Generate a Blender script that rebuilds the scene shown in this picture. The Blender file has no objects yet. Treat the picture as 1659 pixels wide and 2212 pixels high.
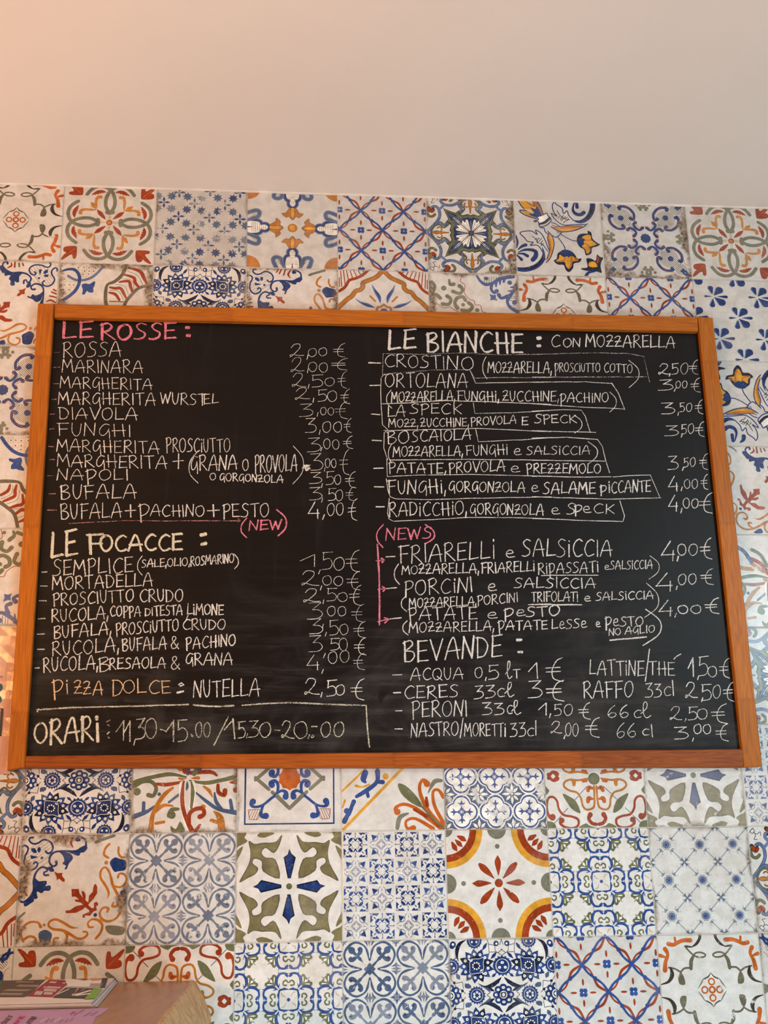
import bpy, math, random
from mathutils import Vector, Matrix, noise
from mathutils.geometry import tessellate_polygon
S = bpy.context.scene
COL = S.collection
random.seed(7)
H0 = 3.05                      # height of the top edge of the tile grid above the floor
TS = 0.2                       # tile side

def Wp(x, y, z=0.0):           # wall coordinates (x right, y down, z into the wall) -> world
    return Vector((x, z, H0 - y))

# ---------------------------------------------------------------- camera
cd = bpy.data.cameras.new('camera'); cam = bpy.data.objects.new('camera', cd); COL.objects.link(cam)
CR = ((0.99606516, 0.01702441, -0.08697337), (0.009981, 0.95358307, 0.30096464), (0.08806008, -0.30064847, 0.94966095))
CC = (0.45993996, 1.55119745, -2.50551407); FPX = 2748.378
def wv(v): return Vector((v[0], v[2], -v[1]))
ax, ay, az = wv(CR[0]), -wv(CR[1]), -wv(CR[2])
cam.matrix_world = Matrix(((ax.x, ay.x, az.x, CC[0]), (ax.y, ay.y, az.y, CC[2]), (ax.z, ay.z, az.z, H0 - CC[1]), (0, 0, 0, 1)))
cd.sensor_fit = 'HORIZONTAL'; cd.sensor_width = 36; cd.lens = 36 * FPX / 1659; cd.clip_start = 0.05
S.camera = cam
def ray(px, py):
    d = ((px - 829.5) / FPX, (py - 1106) / FPX, 1.0)
    return [sum(CR[k][i] * d[k] for k in range(3)) for i in range(3)]
def on_wall(px, py, z=0.0):    # photo pixel -> wall coordinates on the plane z
    d = ray(px, py); s = (z - CC[2]) / d[2]
    return CC[0] + s * d[0], CC[1] + s * d[1]
def on_shelf(px, py, y):       # photo pixel -> (x, z) on the horizontal plane y
    d = ray(px, py); s = (y - CC[1]) / d[1]
    return CC[0] + s * d[0], CC[2] + s * d[2]

# ---------------------------------------------------------------- world, lamps, exposure
w = bpy.data.worlds.new('world'); S.world = w; w.use_nodes = True
w.node_tree.nodes['Background'].inputs[0].default_value = (1.0, 0.95, 0.85, 1)
w.node_tree.nodes['Background'].inputs[1].default_value = 0.06
def area(name, loc, target, size, sy, power, rgb):
    l = bpy.data.lights.new(name, 'AREA'); l.shape = 'RECTANGLE'; l.size = size; l.size_y = sy; l.energy = power; l.color = rgb
    o = bpy.data.objects.new(name, l); COL.objects.link(o); o.location = loc
    o.rotation_euler = (Vector(target) - Vector(loc)).to_track_quat('-Z', 'Y').to_euler(); return o
area('shopfront_daylight', (1.2, -1.9, 0.55), (1.0, 0, 0.75), 2.6, 0.7, 40, (0.71, 0.90, 1.0))
area('warm_ceiling_lamp', (-0.62, -2.6, 2.52), (-0.3, 0, 2.2), 0.30, 0.10, 5, (1.0, 0.52, 0.16))
area('rosy_ceiling_fill', (-1.5, -1.7, 1.75), (0.0, -0.7, 3.05), 0.9, 0.6, 39, (1.0, 0.54, 0.28))  # unseen rosy fill light, added to warm the left of the ceiling
area('white_ceiling_lamp', (2.62, -2.6, 2.62), (1.5, 0, 2.0), 0.30, 0.30, 20, (0.70, 0.92, 1.0))
area('ceiling_wash', (0.6, -1.6, 1.9), (0.5, -1.3, 3.05), 1.6, 0.4, 5, (1, 0.55, 0.40))  # added upward fill with no fixture behind it, brightens the ceiling
S.view_settings.view_transform = 'Standard'; S.view_settings.look = 'None'; S.view_settings.gamma = 1
S.view_settings.exposure = 0.09; S.view_settings.use_curve_mapping = False

# ---------------------------------------------------------------- node helpers
class NT:
    def __init__(s, name, group=False):
        if group:
            s.m = bpy.data.node_groups.new(name, 'ShaderNodeTree'); s.t = s.m
        else:
            s.m = bpy.data.materials.new(name); s.m.use_nodes = True; s.t = s.m.node_tree; s.t.nodes.clear()
    def n(s, kind, **kw):
        nd = s.t.nodes.new('ShaderNode' + kind)
        for k, v in kw.items():
            if k.startswith('i_'):
                key = k[2:]; key = int(key) if key.isdigit() else key.replace('_', ' ')
                s.put(nd.inputs[key], v)
            else: setattr(nd, k, v)
        return nd
    def put(s, sock, v):
        if isinstance(v, bpy.types.NodeSocket): s.t.links.new(v, sock)
        elif isinstance(v, bpy.types.Node): s.t.links.new(v.outputs[0], sock)
        else: sock.default_value = v
    def math(s, op, a, b=0.0, c=0.0, clamp=False):
        nd = s.t.nodes.new('ShaderNodeMath'); nd.operation = op; nd.use_clamp = clamp
        s.put(nd.inputs[0], a); s.put(nd.inputs[1], b); s.put(nd.inputs[2], c); return nd.outputs[0]
    def mix(s, f, a, b, mode='MIX'):
        nd = s.t.nodes.new('ShaderNodeMix'); nd.data_type = 'RGBA'; nd.blend_type = mode
        s.put(nd.inputs[0], f); s.put(nd.inputs[6], a); s.put(nd.inputs[7], b); return nd.outputs[2]
    def ramp(s, f, a, b):      # smooth 0..1 between a and b
        nd = s.t.nodes.new('ShaderNodeMapRange'); nd.interpolation_type = 'SMOOTHSTEP'
        s.put(nd.inputs[0], f); s.put(nd.inputs[1], a); s.put(nd.inputs[2], b); return nd.outputs[0]
    def noise(s, vec, scale, detail=4, rough=.55, dist=0.0, dim='3D', w=None):
        nd = s.t.nodes.new('ShaderNodeTexNoise'); nd.noise_dimensions = dim
        if vec is not None: s.put(nd.inputs['Vector'], vec)
        nd.inputs['Scale'].default_value = scale; nd.inputs['Detail'].default_value = detail
        nd.inputs['Roughness'].default_value = rough; nd.inputs['Distortion'].default_value = dist
        if w is not None: s.put(nd.inputs['W'], w)
        return nd.outputs[0]
    def mapping(s, vec, scale=(1, 1, 1), loc=(0, 0, 0)):
        nd = s.t.nodes.new('ShaderNodeMapping'); s.put(nd.inputs[0], vec); nd.inputs[3].default_value = scale; nd.inputs[1].default_value = loc
        return nd.outputs[0]
    def out(s, color, rough=.5, bump=None, bs=.1, bd=.001, alpha=None, spec=.5, coat=0.0, metallic=0.0):
        b = s.t.nodes.new('ShaderNodeBsdfPrincipled'); s.put(b.inputs['Base Color'], color); s.put(b.inputs['Roughness'], rough)
        b.inputs['Specular IOR Level'].default_value = spec; b.inputs['Coat Weight'].default_value = coat; b.inputs['Coat Roughness'].default_value = .12
        b.inputs['Metallic'].default_value = metallic
        if bump is not None:
            bn = s.t.nodes.new('ShaderNodeBump'); bn.inputs['Strength'].default_value = bs; bn.inputs['Distance'].default_value = bd
            s.put(bn.inputs['Height'], bump); s.t.links.new(bn.outputs[0], b.inputs['Normal'])
        if alpha is not None: s.put(b.inputs['Alpha'], alpha)
        o = s.t.nodes.new('ShaderNodeOutputMaterial'); s.t.links.new(b.outputs[0], o.inputs[0]); return s.m
def plain(name, rgb, rough=.5, **kw):
    t = NT(name); tc = t.n('TexCoord'); nz = t.noise(tc.outputs['Object'], 40, 5)
    c = t.mix(t.ramp(nz, .3, .7), tuple(v * .93 for v in rgb) + (1,), tuple(min(1, v * 1.05) for v in rgb) + (1,))
    return t.out(c, rough, **kw)

# ---------------------------------------------------------------- mesh helpers
class MB:
    def __init__(s): s.v = []; s.f = []; s.m = []; s.uv = []
    def face(s, pts, mi=0, uvs=None):
        b = len(s.v); s.v.extend(pts); s.f.append(tuple(range(b, b + len(pts)))); s.m.append(mi)
        s.uv.extend(uvs if uvs else [(0, 0)] * len(pts))
    def mesh(s, name, mats):
        me = bpy.data.meshes.new(name); me.from_pydata(s.v, [], s.f)
        for m in mats: me.materials.append(m)
        me.polygons.foreach_set('material_index', s.m)
        ul = me.uv_layers.new(name='UVMap'); ul.data.foreach_set('uv', [c for p in s.uv for c in p]); me.update(); return me
def link(name, me, parent=None, **props):
    o = bpy.data.objects.new(name, me); COL.objects.link(o)
    if parent: o.parent = parent
    for k, v in props.items(): o[k] = v
    return o
def box(name, lo, hi, mat, parent=None, bevel=0.0, uvax=0, **props):
    # axis-aligned box with bevelled edges; UV = metres along uvax / across
    import bmesh
    bm = bmesh.new(); bmesh.ops.create_cube(bm, size=1)
    for v in bm.verts: v.co = Vector([(lo[i] + hi[i]) / 2 + v.co[i] * (hi[i] - lo[i]) for i in range(3)])
    if bevel: bmesh.ops.bevel(bm, geom=bm.edges[:], offset=bevel, segments=2, affect='EDGES')
    ul = bm.loops.layers.uv.new('UVMap')
    oth = [i for i in range(3) if i != uvax]
    for f in bm.faces:
        for l in f.loops: l[ul].uv = (l.vert.co[uvax], l.vert.co[oth[0]] + l.vert.co[oth[1]])
    me = bpy.data.meshes.new(name); bm.to_mesh(me); bm.free(); me.materials.append(mat)
    return link(name, me, parent, **props)
def crom(pts, n=5, closed=False):   # Catmull-Rom through (x, y, w)
    if len(pts) < 3: return list(pts)
    P = list(pts)
    P = [P[-1]] + P + [P[0], P[1]] if closed else [P[0]] + P + [P[-1]]
    out = []
    for i in range(1, len(P) - 2):
        a, b, c, d = P[i - 1], P[i], P[i + 1], P[i + 2]
        for k in range(n):
            t = k / n; t2 = t * t; t3 = t2 * t
            out.append(tuple(.5 * ((2 * b[j]) + (c[j] - a[j]) * t + (2 * a[j] - 5 * b[j] + 4 * c[j] - d[j]) * t2 + (3 * b[j] - a[j] - 3 * c[j] + d[j]) * t3) for j in range(len(b))))
    if not closed: out.append(P[-2])
    return out
def ribbon(pts, closed=False, caps=True):
    # list of convex polys [(x, y, across)] that cover a stroke of varying width
    L = []; n = len(pts)
    for i in range(n):
        a = pts[i - 1] if (i > 0 or closed) else pts[i]; b = pts[(i + 1) % n] if (i < n - 1 or closed) else pts[i]
        dx, dy = b[0] - a[0], b[1] - a[1]; l = math.hypot(dx, dy) or 1e-9
        L.append((-dy / l * pts[i][2] / 2, dx / l * pts[i][2] / 2))
    out = []
    for i in range(n if closed else n - 1):
        j = (i + 1) % n; p, q = pts[i], pts[j]
        out.append([(p[0] + L[i][0], p[1] + L[i][1], 0), (q[0] + L[j][0], q[1] + L[j][1], 0), (q[0] - L[j][0], q[1] - L[j][1], 1), (p[0] - L[i][0], p[1] - L[i][1], 1)])
    if caps and not closed:
        for i, k in ((0, 1), (n - 1, n - 2)):
            p, q = pts[i], pts[k]; r = p[2] / 2
            if r < 1e-6: continue
            a0 = math.atan2(p[1] - q[1], p[0] - q[0])
            fan = [(p[0] + r * math.cos(a0 - math.pi / 2 + math.pi * t / 5), p[1] + r * math.sin(a0 - math.pi / 2 + math.pi * t / 5), t / 5) for t in range(6)]
            out.append(fan)
    return out

# ---------------------------------------------------------------- tile glaze materials
def glaze_group():
    t = NT('tile_glaze', True); g = t.t
    g.interface.new_socket('Paint', in_out='INPUT', socket_type='NodeSocketColor')
    g.interface.new_socket('Amount', in_out='INPUT', socket_type='NodeSocketFloat')
    g.interface.new_socket('Shader', in_out='OUTPUT', socket_type='NodeSocketShader')
    gi = g.nodes.new('NodeGroupInput'); go = g.nodes.new('NodeGroupOutput')
    uv = t.n('UVMap'); oi = t.n('ObjectInfo'); col = t.n('SeparateColor'); t.put(col.inputs[0], oi.outputs['Color'])
    rnd = t.math('MULTIPLY', oi.outputs['Random'], 31.0)
    comb = t.n('CombineXYZ'); t.put(comb.inputs[2], rnd)
    va = t.n('VectorMath', operation='ADD'); t.put(va.inputs[0], uv.outputs[0]); t.put(va.inputs[1], comb.outputs[0]); vec = va.outputs[0]
    sx = t.n('SeparateXYZ'); t.put(sx.inputs[0], uv.outputs[0])
    eu = t.math('MINIMUM', sx.outputs[0], t.math('SUBTRACT', 1.0, sx.outputs[0])); ev = t.math('MINIMUM', sx.outputs[1], t.math('SUBTRACT', 1.0, sx.outputs[1]))
    e = t.math('MINIMUM', eu, ev)
    n_big = t.noise(vec, 2.3, 6, .6); n_mid = t.noise(vec, 9, 8, .65); n_fine = t.noise(vec, 34, 6, .7)
    cream = t.mix(t.ramp(n_mid, .25, .75), (.64, .62, .58, 1), (.82, .81, .785, 1))
    cream = t.mix(t.math('MULTIPLY', t.ramp(n_fine, .56, .74), .38), cream, (.42, .38, .33, 1))
    cream = t.mix(t.math('MULTIPLY', t.ramp(n_big, .5, .75), .22), cream, (.58, .46, .36, 1))
    vo = t.t.nodes.new('ShaderNodeTexVoronoi'); vo.feature = 'DISTANCE_TO_EDGE'; vo.inputs['Scale'].default_value = 9
    vd = t.n('VectorMath', operation='ADD'); t.put(vd.inputs[0], vec); nv = t.t.nodes.new('ShaderNodeTexNoise'); nv.inputs['Scale'].default_value = 7; nv.inputs['Detail'].default_value = 4; t.put(nv.inputs['Vector'], vec)
    sc = t.n('VectorMath', operation='SCALE'); t.put(sc.inputs[0], nv.outputs['Color']); sc.inputs['Scale'].default_value = .35; t.put(vd.inputs[1], sc.outputs[0]); t.put(vo.inputs['Vector'], vd.outputs[0])
    cream = t.mix(t.math('MULTIPLY', t.math('MULTIPLY', t.ramp(vo.outputs[0], .022, .004), t.ramp(n_big, .44, .62)), .30), cream, (.40, .37, .33, 1))
    cream = t.mix(1.0, cream, oi.outputs['Alpha'], 'MULTIPLY')
    # pigment: pooled and thin places, then worn places
    hs = t.n('HueSaturation'); t.put(hs.inputs['Color'], gi.outputs[0]); t.put(hs.inputs['Value'], t.math('ADD', .25, t.math('MULTIPLY', n_mid, 1.55)))
    pig = t.mix(t.math('MULTIPLY', t.math('ADD', t.ramp(n_big, .48, .75), t.ramp(n_fine, .5, .8)), .13), hs.outputs[0], cream)
    n_wear = t.noise(vec, 5.5, 12, .78)
    thr = t.math('SUBTRACT', .70, t.math('MULTIPLY', col.outputs[1], .27))
    worn = t.ramp(n_wear, thr, t.math('ADD', thr, .045))
    speck = t.math('MULTIPLY', t.ramp(n_fine, t.math('SUBTRACT', .66, t.math('MULTIPLY', col.outputs[1], .12)), .74), .75)
    amt = t.math('MULTIPLY', gi.outputs[1], t.math('SUBTRACT', 1.0, t.math('MAXIMUM', worn, speck)))
    amt = t.math('MULTIPLY', amt, col.outputs[2])
    c = t.mix(amt, cream, pig)
    # old dirt baked into the rims
    gr = t.math('SUBTRACT', t.math('MULTIPLY', t.math('MULTIPLY', t.ramp(n_big, .30, .68), n_wear), t.math('MULTIPLY', col.outputs[0], .33)), e)
    gm = t.math('MULTIPLY', t.ramp(gr, -.005, .05), t.ramp(n_mid, .30, .52))
    c = t.mix(t.math('MULTIPLY', gm, .9), c, t.mix(t.ramp(n_fine, .38, .62), (.05, .028, .012, 1), (.34, .25, .16, 1)))
    rim = t.math('MULTIPLY', t.ramp(e, .010, .003), .25)
    c = t.mix(rim, c, (.34, .28, .22, 1))
    b = g.nodes.new('ShaderNodeBsdfPrincipled'); t.put(b.inputs['Base Color'], c); b.inputs['Specular IOR Level'].default_value = .36
    t.put(b.inputs['Roughness'], t.math('ADD', .15, t.math('MULTIPLY', gm, .3)))
    bn = g.nodes.new('ShaderNodeBump'); bn.inputs['Strength'].default_value = .32; bn.inputs['Distance'].default_value = .0011
    t.put(bn.inputs['Height'], t.math('ADD', n_mid, t.math('MULTIPLY', n_fine, .75))); g.links.new(bn.outputs[0], b.inputs['Normal'])
    g.links.new(b.outputs[0], go.inputs[0]); return t.m
GG = glaze_group()
def glaze(name, rgb, amount=1.0):
    t = NT(name); gn = t.t.nodes.new('ShaderNodeGroup'); gn.node_tree = GG
    gn.inputs[0].default_value = rgb + (1,); gn.inputs[1].default_value = amount
    o = t.t.nodes.new('ShaderNodeOutputMaterial'); t.t.links.new(gn.outputs[0], o.inputs[0]); return t.m
PAINT = {'_': glaze('cream_glaze', (1, 1, 1), 0.0),
         'B': glaze('cobalt_paint', (.012, .036, .155)), 'b': glaze('cornflower_paint', (.026, .070, .255)), 'N': glaze('navy_paint', (.007, .012, .038)),
         'L': glaze('pale_blue_paint', (.120, .175, .330)), 'C': glaze('steel_blue_paint', (.060, .100, .190)), 'H': glaze('washed_blue_paint', (.085, .125, .225), .8),
         'R': glaze('rust_paint', (.300, .042, .009)), 'O': glaze('ochre_paint', (.450, .165, .018)), 'Y': glaze('honey_paint', (.66, .32, .030)),
         'A': glaze('orange_paint', (.460, .105, .014)), 'y': glaze('amber_paint', (.500, .215, .040)), 'T': glaze('straw_paint', (.520, .360, .170), .7),
         'G': glaze('sage_paint', (.135, .145, .070)), 'g': glaze('grey_green_paint', (.150, .150, .100), .95), 'V': glaze('olive_paint', (.190, .165, .075)), 'E': glaze('taupe_paint', (.125, .110, .070)),
         'D': glaze('umber_paint', (.040, .030, .020)), 'K': glaze('outline_paint', (.030, .028, .035)), 'W': glaze('white_glaze', (.84, .82, .76))}
PK = list(PAINT)

# ---------------------------------------------------------------- tile painter
SYM = {'N': [(1, 0, 0, 1)], 'R4': [(1, 0, 0, 1), (0, -1, 1, 0), (-1, 0, 0, -1), (0, 1, -1, 0)], 'R2': [(1, 0, 0, 1), (-1, 0, 0, -1)],
       'MX': [(1, 0, 0, 1), (-1, 0, 0, 1)], 'MY': [(1, 0, 0, 1), (1, 0, 0, -1)], 'MXY': [(1, 0, 0, 1), (-1, 0, 0, 1), (1, 0, 0, -1), (-1, 0, 0, -1)]}
SYM['D4'] = SYM['R4'] + [(-c[0], -c[1], c[2], c[3]) for c in SYM['R4']]
def homog(src, dst):           # 4-point projective map
    A = []
    for (x, y), (u, v) in zip(src, dst):
        A.append([x, y, 1, 0, 0, 0, -u * x, -u * y, u]); A.append([0, 0, 0, x, y, 1, -v * x, -v * y, v])
    for i in range(8):
        p = max(range(i, 8), key=lambda r: abs(A[r][i])); A[i], A[p] = A[p], A[i]
        A[i] = [a / A[i][i] for a in A[i]]
        for r in range(8):
            if r != i and A[r][i]: k = A[r][i]; A[r] = [a - k * b for a, b in zip(A[r], A[i])]
    return [A[i][8] for i in range(8)]
LO, HI = .0042, .9958
class Tile:
    def __init__(s, top=LO):
        s.mb = MB(); s.z = 0; s.h = None; s.sc = 1.0; s.sym = SYM['N']; s.top = top; s.off = (0, 0); s.cx = .5; s.cy = .5
    def quad(s, *q):
        s.h = homog([(q[i], q[i + 1]) for i in (0, 2, 4, 6)], [(0, 0), (1, 0), (1, 1), (0, 1)])
        s.sc = 2.0 / (math.hypot(q[2] - q[0], q[3] - q[1]) + math.hypot(q[6] - q[0], q[7] - q[1]))
    def unit(s, k=1000.0): s.h = None; s.sc = 1.0 / k
    def T(s, x, y):
        if s.h is None: return x * s.sc, y * s.sc
        h = s.h; d = h[6] * x + h[7] * y + 1; return (h[0] * x + h[1] * y + h[2]) / d, (h[3] * x + h[4] * y + h[5]) / d
    def emit(s, polys, col):
        mi = PK.index(col); s.z += 1; mb = s.mb
        for k, (a, b, c, d) in enumerate(s.sym):
            z = -(2.4e-5 + s.z * 2.6e-6 + k * 2e-7)
            for i_p, poly in enumerate(polys):
                zz = z - i_p * 6e-8
                pts = [(s.cx + a * (p[0] - s.cx) + b * (p[1] - s.cy), s.cy + c * (p[0] - s.cx) + d * (p[1] - s.cy)) for p in poly]
                xs = [p[0] for p in pts]; ys = [p[1] for p in pts]
                if max(xs) < LO or min(xs) > HI or max(ys) < s.top or min(ys) > HI: continue
                if min(xs) < LO or max(xs) > HI or min(ys) < s.top or max(ys) > HI:
                    for axis, lim, sg in ((0, LO, 1), (0, HI, -1), (1, s.top, 1), (1, HI, -1)):
                        out = []
                        for i in range(len(pts)):
                            p, q = pts[i - 1], pts[i]; dp, dq = sg * (p[axis] - lim), sg * (q[axis] - lim)
                            if (dp >= 0) != (dq >= 0): t = dp / (dp - dq); out.append((p[0] + t * (q[0] - p[0]), p[1] + t * (q[1] - p[1])))
                            if dq >= 0: out.append(q)
                        pts = out
                        if len(pts) < 3: break
                    if len(pts) < 3: continue
                for tri in ([pts] if len(pts) != 4 else [pts[:3], [pts[0], pts[2], pts[3]]]):
                    ar = sum(tri[i - 1][0] * tri[i][1] - tri[i][0] * tri[i - 1][1] for i in range(len(tri)))
                    if abs(ar) < 1e-9: continue
                    if ar > 0: tri = tri[::-1]          # front faces look out of the wall
                    mb.face([((p[0] - .5) * TS, zz, (.5 - p[1]) * TS) for p in tri], mi, [(p[0], 1 - p[1]) for p in tri])
    def stroke(s, col, wd, pts, smooth=True, closed=False, caps=True):
        q = []
        for p in pts:
            x, y = s.T(p[0], p[1]); q.append((x, y, (p[2] if len(p) > 2 else wd) * s.sc))
        if smooth: q = crom(q, 4, closed)
        s.emit(ribbon(q, closed, caps), col)
    def poly(s, col, pts, smooth=False):
        q = [s.T(p[0], p[1]) for p in pts]
        if smooth: q = [(a[0], a[1]) for a in crom([(x, y, 0) for x, y in q], 3, True)]
        tri = tessellate_polygon([[Vector((x, y, 0)) for x, y in q]])
        s.emit([[q[i] for i in t] for t in tri], col)
    def disc(s, col, x, y, r, n=12, ry=None):
        x, y = s.T(x, y); r *= s.sc; n = max(n, int(r * 300)); ry = r if ry is None else ry * s.sc
        s.emit([[(x + r * math.cos(2 * math.pi * i / n), y + ry * math.sin(2 * math.pi * i / n)) for i in range(n)]], col)
    def ring(s, col, x, y, r, wd, ry=None, n=16):
        x, y = s.T(x, y); r *= s.sc; n = max(n, int(r * 220)); ry = r if ry is None else ry * s.sc
        s.emit(ribbon([(x + r * math.cos(2 * math.pi * i / n), y + ry * math.sin(2 * math.pi * i / n), wd * s.sc) for i in range(n)], True), col)
    def star(s, col, x, y, r, n, inner, rot=0.0):
        x, y = s.T(x, y); r *= s.sc; inner *= s.sc
        P = [(x + (r if i % 2 == 0 else inner) * math.sin(rot + math.pi * i / n), y - (r if i % 2 == 0 else inner) * math.cos(rot + math.pi * i / n)) for i in range(2 * n)]
        s.emit([[(x, y), P[i], P[(i + 1) % (2 * n)]] for i in range(2 * n)], col)
    def hatch(s, col, wd, x, y, r, ang, gap):   # parallel strokes that fill a disc
        x, y = s.T(x, y); r *= s.sc; gap *= s.sc; ca, sa = math.cos(ang), math.sin(ang); k = -r + gap / 2; P = []
        while k < r:
            h = math.sqrt(r * r - k * k); P += ribbon([(x - sa * k - ca * h, y + ca * k - sa * h, wd * s.sc), (x - sa * k + ca * h, y + ca * k + sa * h, wd * s.sc)], False, False); k += gap
        s.emit(P, col)
    def run(s, text):
        # one drawing command a line: kind colour width points
        for ln in text.strip().replace(';', '\n').split('\n'):
            f = ln.split()
            if not f or f[0][0] == '#': continue
            k = f[0]
            if k == 'quad': s.quad(*[float(v) for v in f[1:]]); continue
            if k == 'unit': s.unit(float(f[1]) if len(f) > 1 else 1000.0); continue
            if k == 'sym': s.sym = SYM[f[1]]; continue
            if k in 'slc':
                P = [tuple(float(v) for v in a.split(',')) for a in f[3:]]; s.stroke(f[1], float(f[2]), P, k != 'l', k == 'c')
            elif k in 'pq': s.poly(f[1], [tuple(float(v) for v in a.split(',')) for a in f[2:]], k == 'p')
            elif k == 'd':
                x, y = f[2].split(','); s.disc(f[1], float(x), float(y), float(f[3]))
            elif k == 'o':
                x, y = f[2].split(','); s.ring(f[1], float(x), float(y), float(f[3]), float(f[4]))
            elif k == 'h':
                x, y = f[3].split(','); s.hatch(f[1], float(f[2]), float(x), float(y), float(f[4]), math.radians(float(f[5])), float(f[6]))
            elif k == '*':
                x, y = f[2].split(','); s.star(f[1], float(x), float(y), float(f[3]), int(f[4]), float(f[5]))

# ---------------------------------------------------------------- tile designs
DES = {}
DES['K'] = '''quad 120 40 1622 18 1575 1592 28 1620
l E 5 150,160 215,95;l E 5 150,130 190,80;l E 5 205,250 395,115;l E 5 185,320 455,115;l E 5 170,380 500,135;l E 5 170,430 525,165;l E 5 180,480 540,200;l E 5 205,520 430,345;l E 5 255,520 520,300;l E 5 350,450 520,330;l E 5 400,480 520,380;l E 5 470,500 540,440
s B 26 280,75 235,80 225,120 270,160 340,155 400,115 450,105 520,140 552,210 530,275 480,295 450,265
s B 26 125,205 160,185 205,215 200,270 170,330 158,430 190,505 250,532 320,495 340,440 310,415 285,440
p B 250,230 300,225 330,280 300,295 260,270;p B 345,215 375,210 385,250 355,285 335,250;p B 245,325 300,335 345,345 300,365 250,372;d B 400,360 20
s B 34 600,410,40 600,455,30 550,475,26 505,420,28 515,340,34 565,285,30 650,265,26 760,265,30 870,265,30 950,225,40 1010,195,36
s B 28 1010,200 1005,115 950,72 890,78,34 885,110,40 920,105,36
p B 640,270 780,290 830,350 815,395 775,440 745,515 715,512 735,470 685,440 712,395 685,320;p B 780,280 900,255 985,210 1035,215 985,280 940,285 920,325 880,325 830,305
s B 26 490,600,30 440,600,30 430,565,24 475,540 455,500 400,490,30 345,530 305,600,34 285,700,30
s B 28 285,690 290,800 270,870,40 220,930 150,978 100,960 85,910 120,900,40
p B 300,640 360,685 460,680 468,725 450,755 515,745 528,790 500,822 440,820 400,855 340,830 335,870 345,920 300,935 270,880 285,780
p B 270,890 295,960 245,1000 195,1035 160,1035 155,980 220,930;p B 380,485 480,490 540,480 572,545 520,552 480,525
q R 572,550 620,572 688,570 682,612 722,660 716,695 690,692 642,650 606,676 606,632
s R 28 610,110 640,65;s R 28 655,135 690,60;s R 26 725,160 755,55;s R 30 830,210,14 800,140,34 850,55,20
s R 26 125,650 165,632;s g 30 120,710 180,700;s R 30 100,778 190,775;s R 30 100,840,10 160,830,34 197,890,20
q R 815,795 915,795 925,850 975,920 955,830 975,820 1005,850 1015,890 1010,950 1050,985 1060,890 1110,835 1125,745 1150,720 1175,765 1172,855 1120,940 1070,990 1050,1020 1100,1065 1130,1060 1130,990 1165,972 1192,1000 1185,1030 1160,1040 1172,1095 1120,1115 1080,1170 1010,1165 1000,1200 972,1195 975,1155 1060,1120 1070,1100 1010,1050 970,1085 880,1130 740,1135 735,1100 800,1090 880,1035 980,1015 940,985 870,970 860,945 920,940 870,900 820,905
s O 34 1335,165 1285,220 1262,310 1320,355;d O 1295,425 28;s O 30 1465,210 1465,290 1500,345 1550,350;s g 44 1150,140 1230,105 1400,45
s O 36 1315,930,6 1335,850,30 1290,750,36 1220,640,34 1222,540,30 1275,490,28 1330,540,34 1365,640,34 1390,740,40 1455,870,38 1500,1000,34 1495,1120,34 1430,1215,30 1330,1250,34 1240,1215,40 1212,1130,28 1265,1055,28 1330,1070,40 1315,1115,30
s O 28 1460,630,34 1480,580 1550,590 1580,660 1545,740 1480,770 1410,750;s O 26 1480,975 1440,1035,34 1390,1035,40 1400,985,24
s O 34 1120,1330,26 1065,1330,30 1050,1270,22 1110,1220,26 1200,1240,40 1250,1310,34 1225,1410,34 1160,1490,34
s O 34 915,1340,6 820,1335,30 710,1270,36 600,1222,34 520,1250,28 500,1310,28 570,1360,34 690,1375,40 800,1430,40 900,1490,36 980,1490,34 1040,1440,30 1030,1400,26 985,1395,26;s O 36 715,1385 760,1450 745,1580
s O 32 635,1485 580,1495 572,1570;s O 34 390,1325,44 350,1265,26 240,1262,30 150,1330 115,1430 150,1530;s O 32 150,1510 240,1460 320,1490 332,1570;d O 440,1300 20
p B 1345,420 1410,352 1480,370 1570,400 1565,520 1470,545 1410,552 1370,490;p B 1490,840 1570,810 1572,940 1545,955;p C 360,1425 440,1370 510,1390 550,1450 500,1570 400,1575;d B 1150,1160 26
s g 28 60,1260 100,1190 165,1130;p g 1290,1320 1430,1310 1560,1345 1530,1440 1350,1430;p N 1560,1600 1580,1500 1590,1600'''
DES['R'] = '''unit;sym D4
s g 40 514,368 546,300 549,220 530,150 500,98 450,64 391,52 330,66 285,100 245,155
p R 548,128 565,110 600,98 650,106 700,150 702,165 676,155 672,167 650,148 640,158 620,138 612,147 595,132 585,140 572,130
s y 30 653,343,12 652,300,26 655,240,30 640,190,36 608,186,42
sym R4
d g 528,374 26;d g 474,374 26;p g 480,360 520,360 520,400 480,400
s R 40 536,458,4 570,432,34 615,395,46 656,362,6;s y 40 668,352,10 705,325,52 738,298,22
s T 36 503,415,26 501,446,30
p R 799,850 812,832 870,828 935,832 953,848 945,868 905,878 912,905 945,945 972,985 950,990 905,965 878,940 872,962 845,975 815,965 800,915;l O 5 822,850 905,935
sym N;d y 500,500 32;o R 500,500 28 12'''
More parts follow.
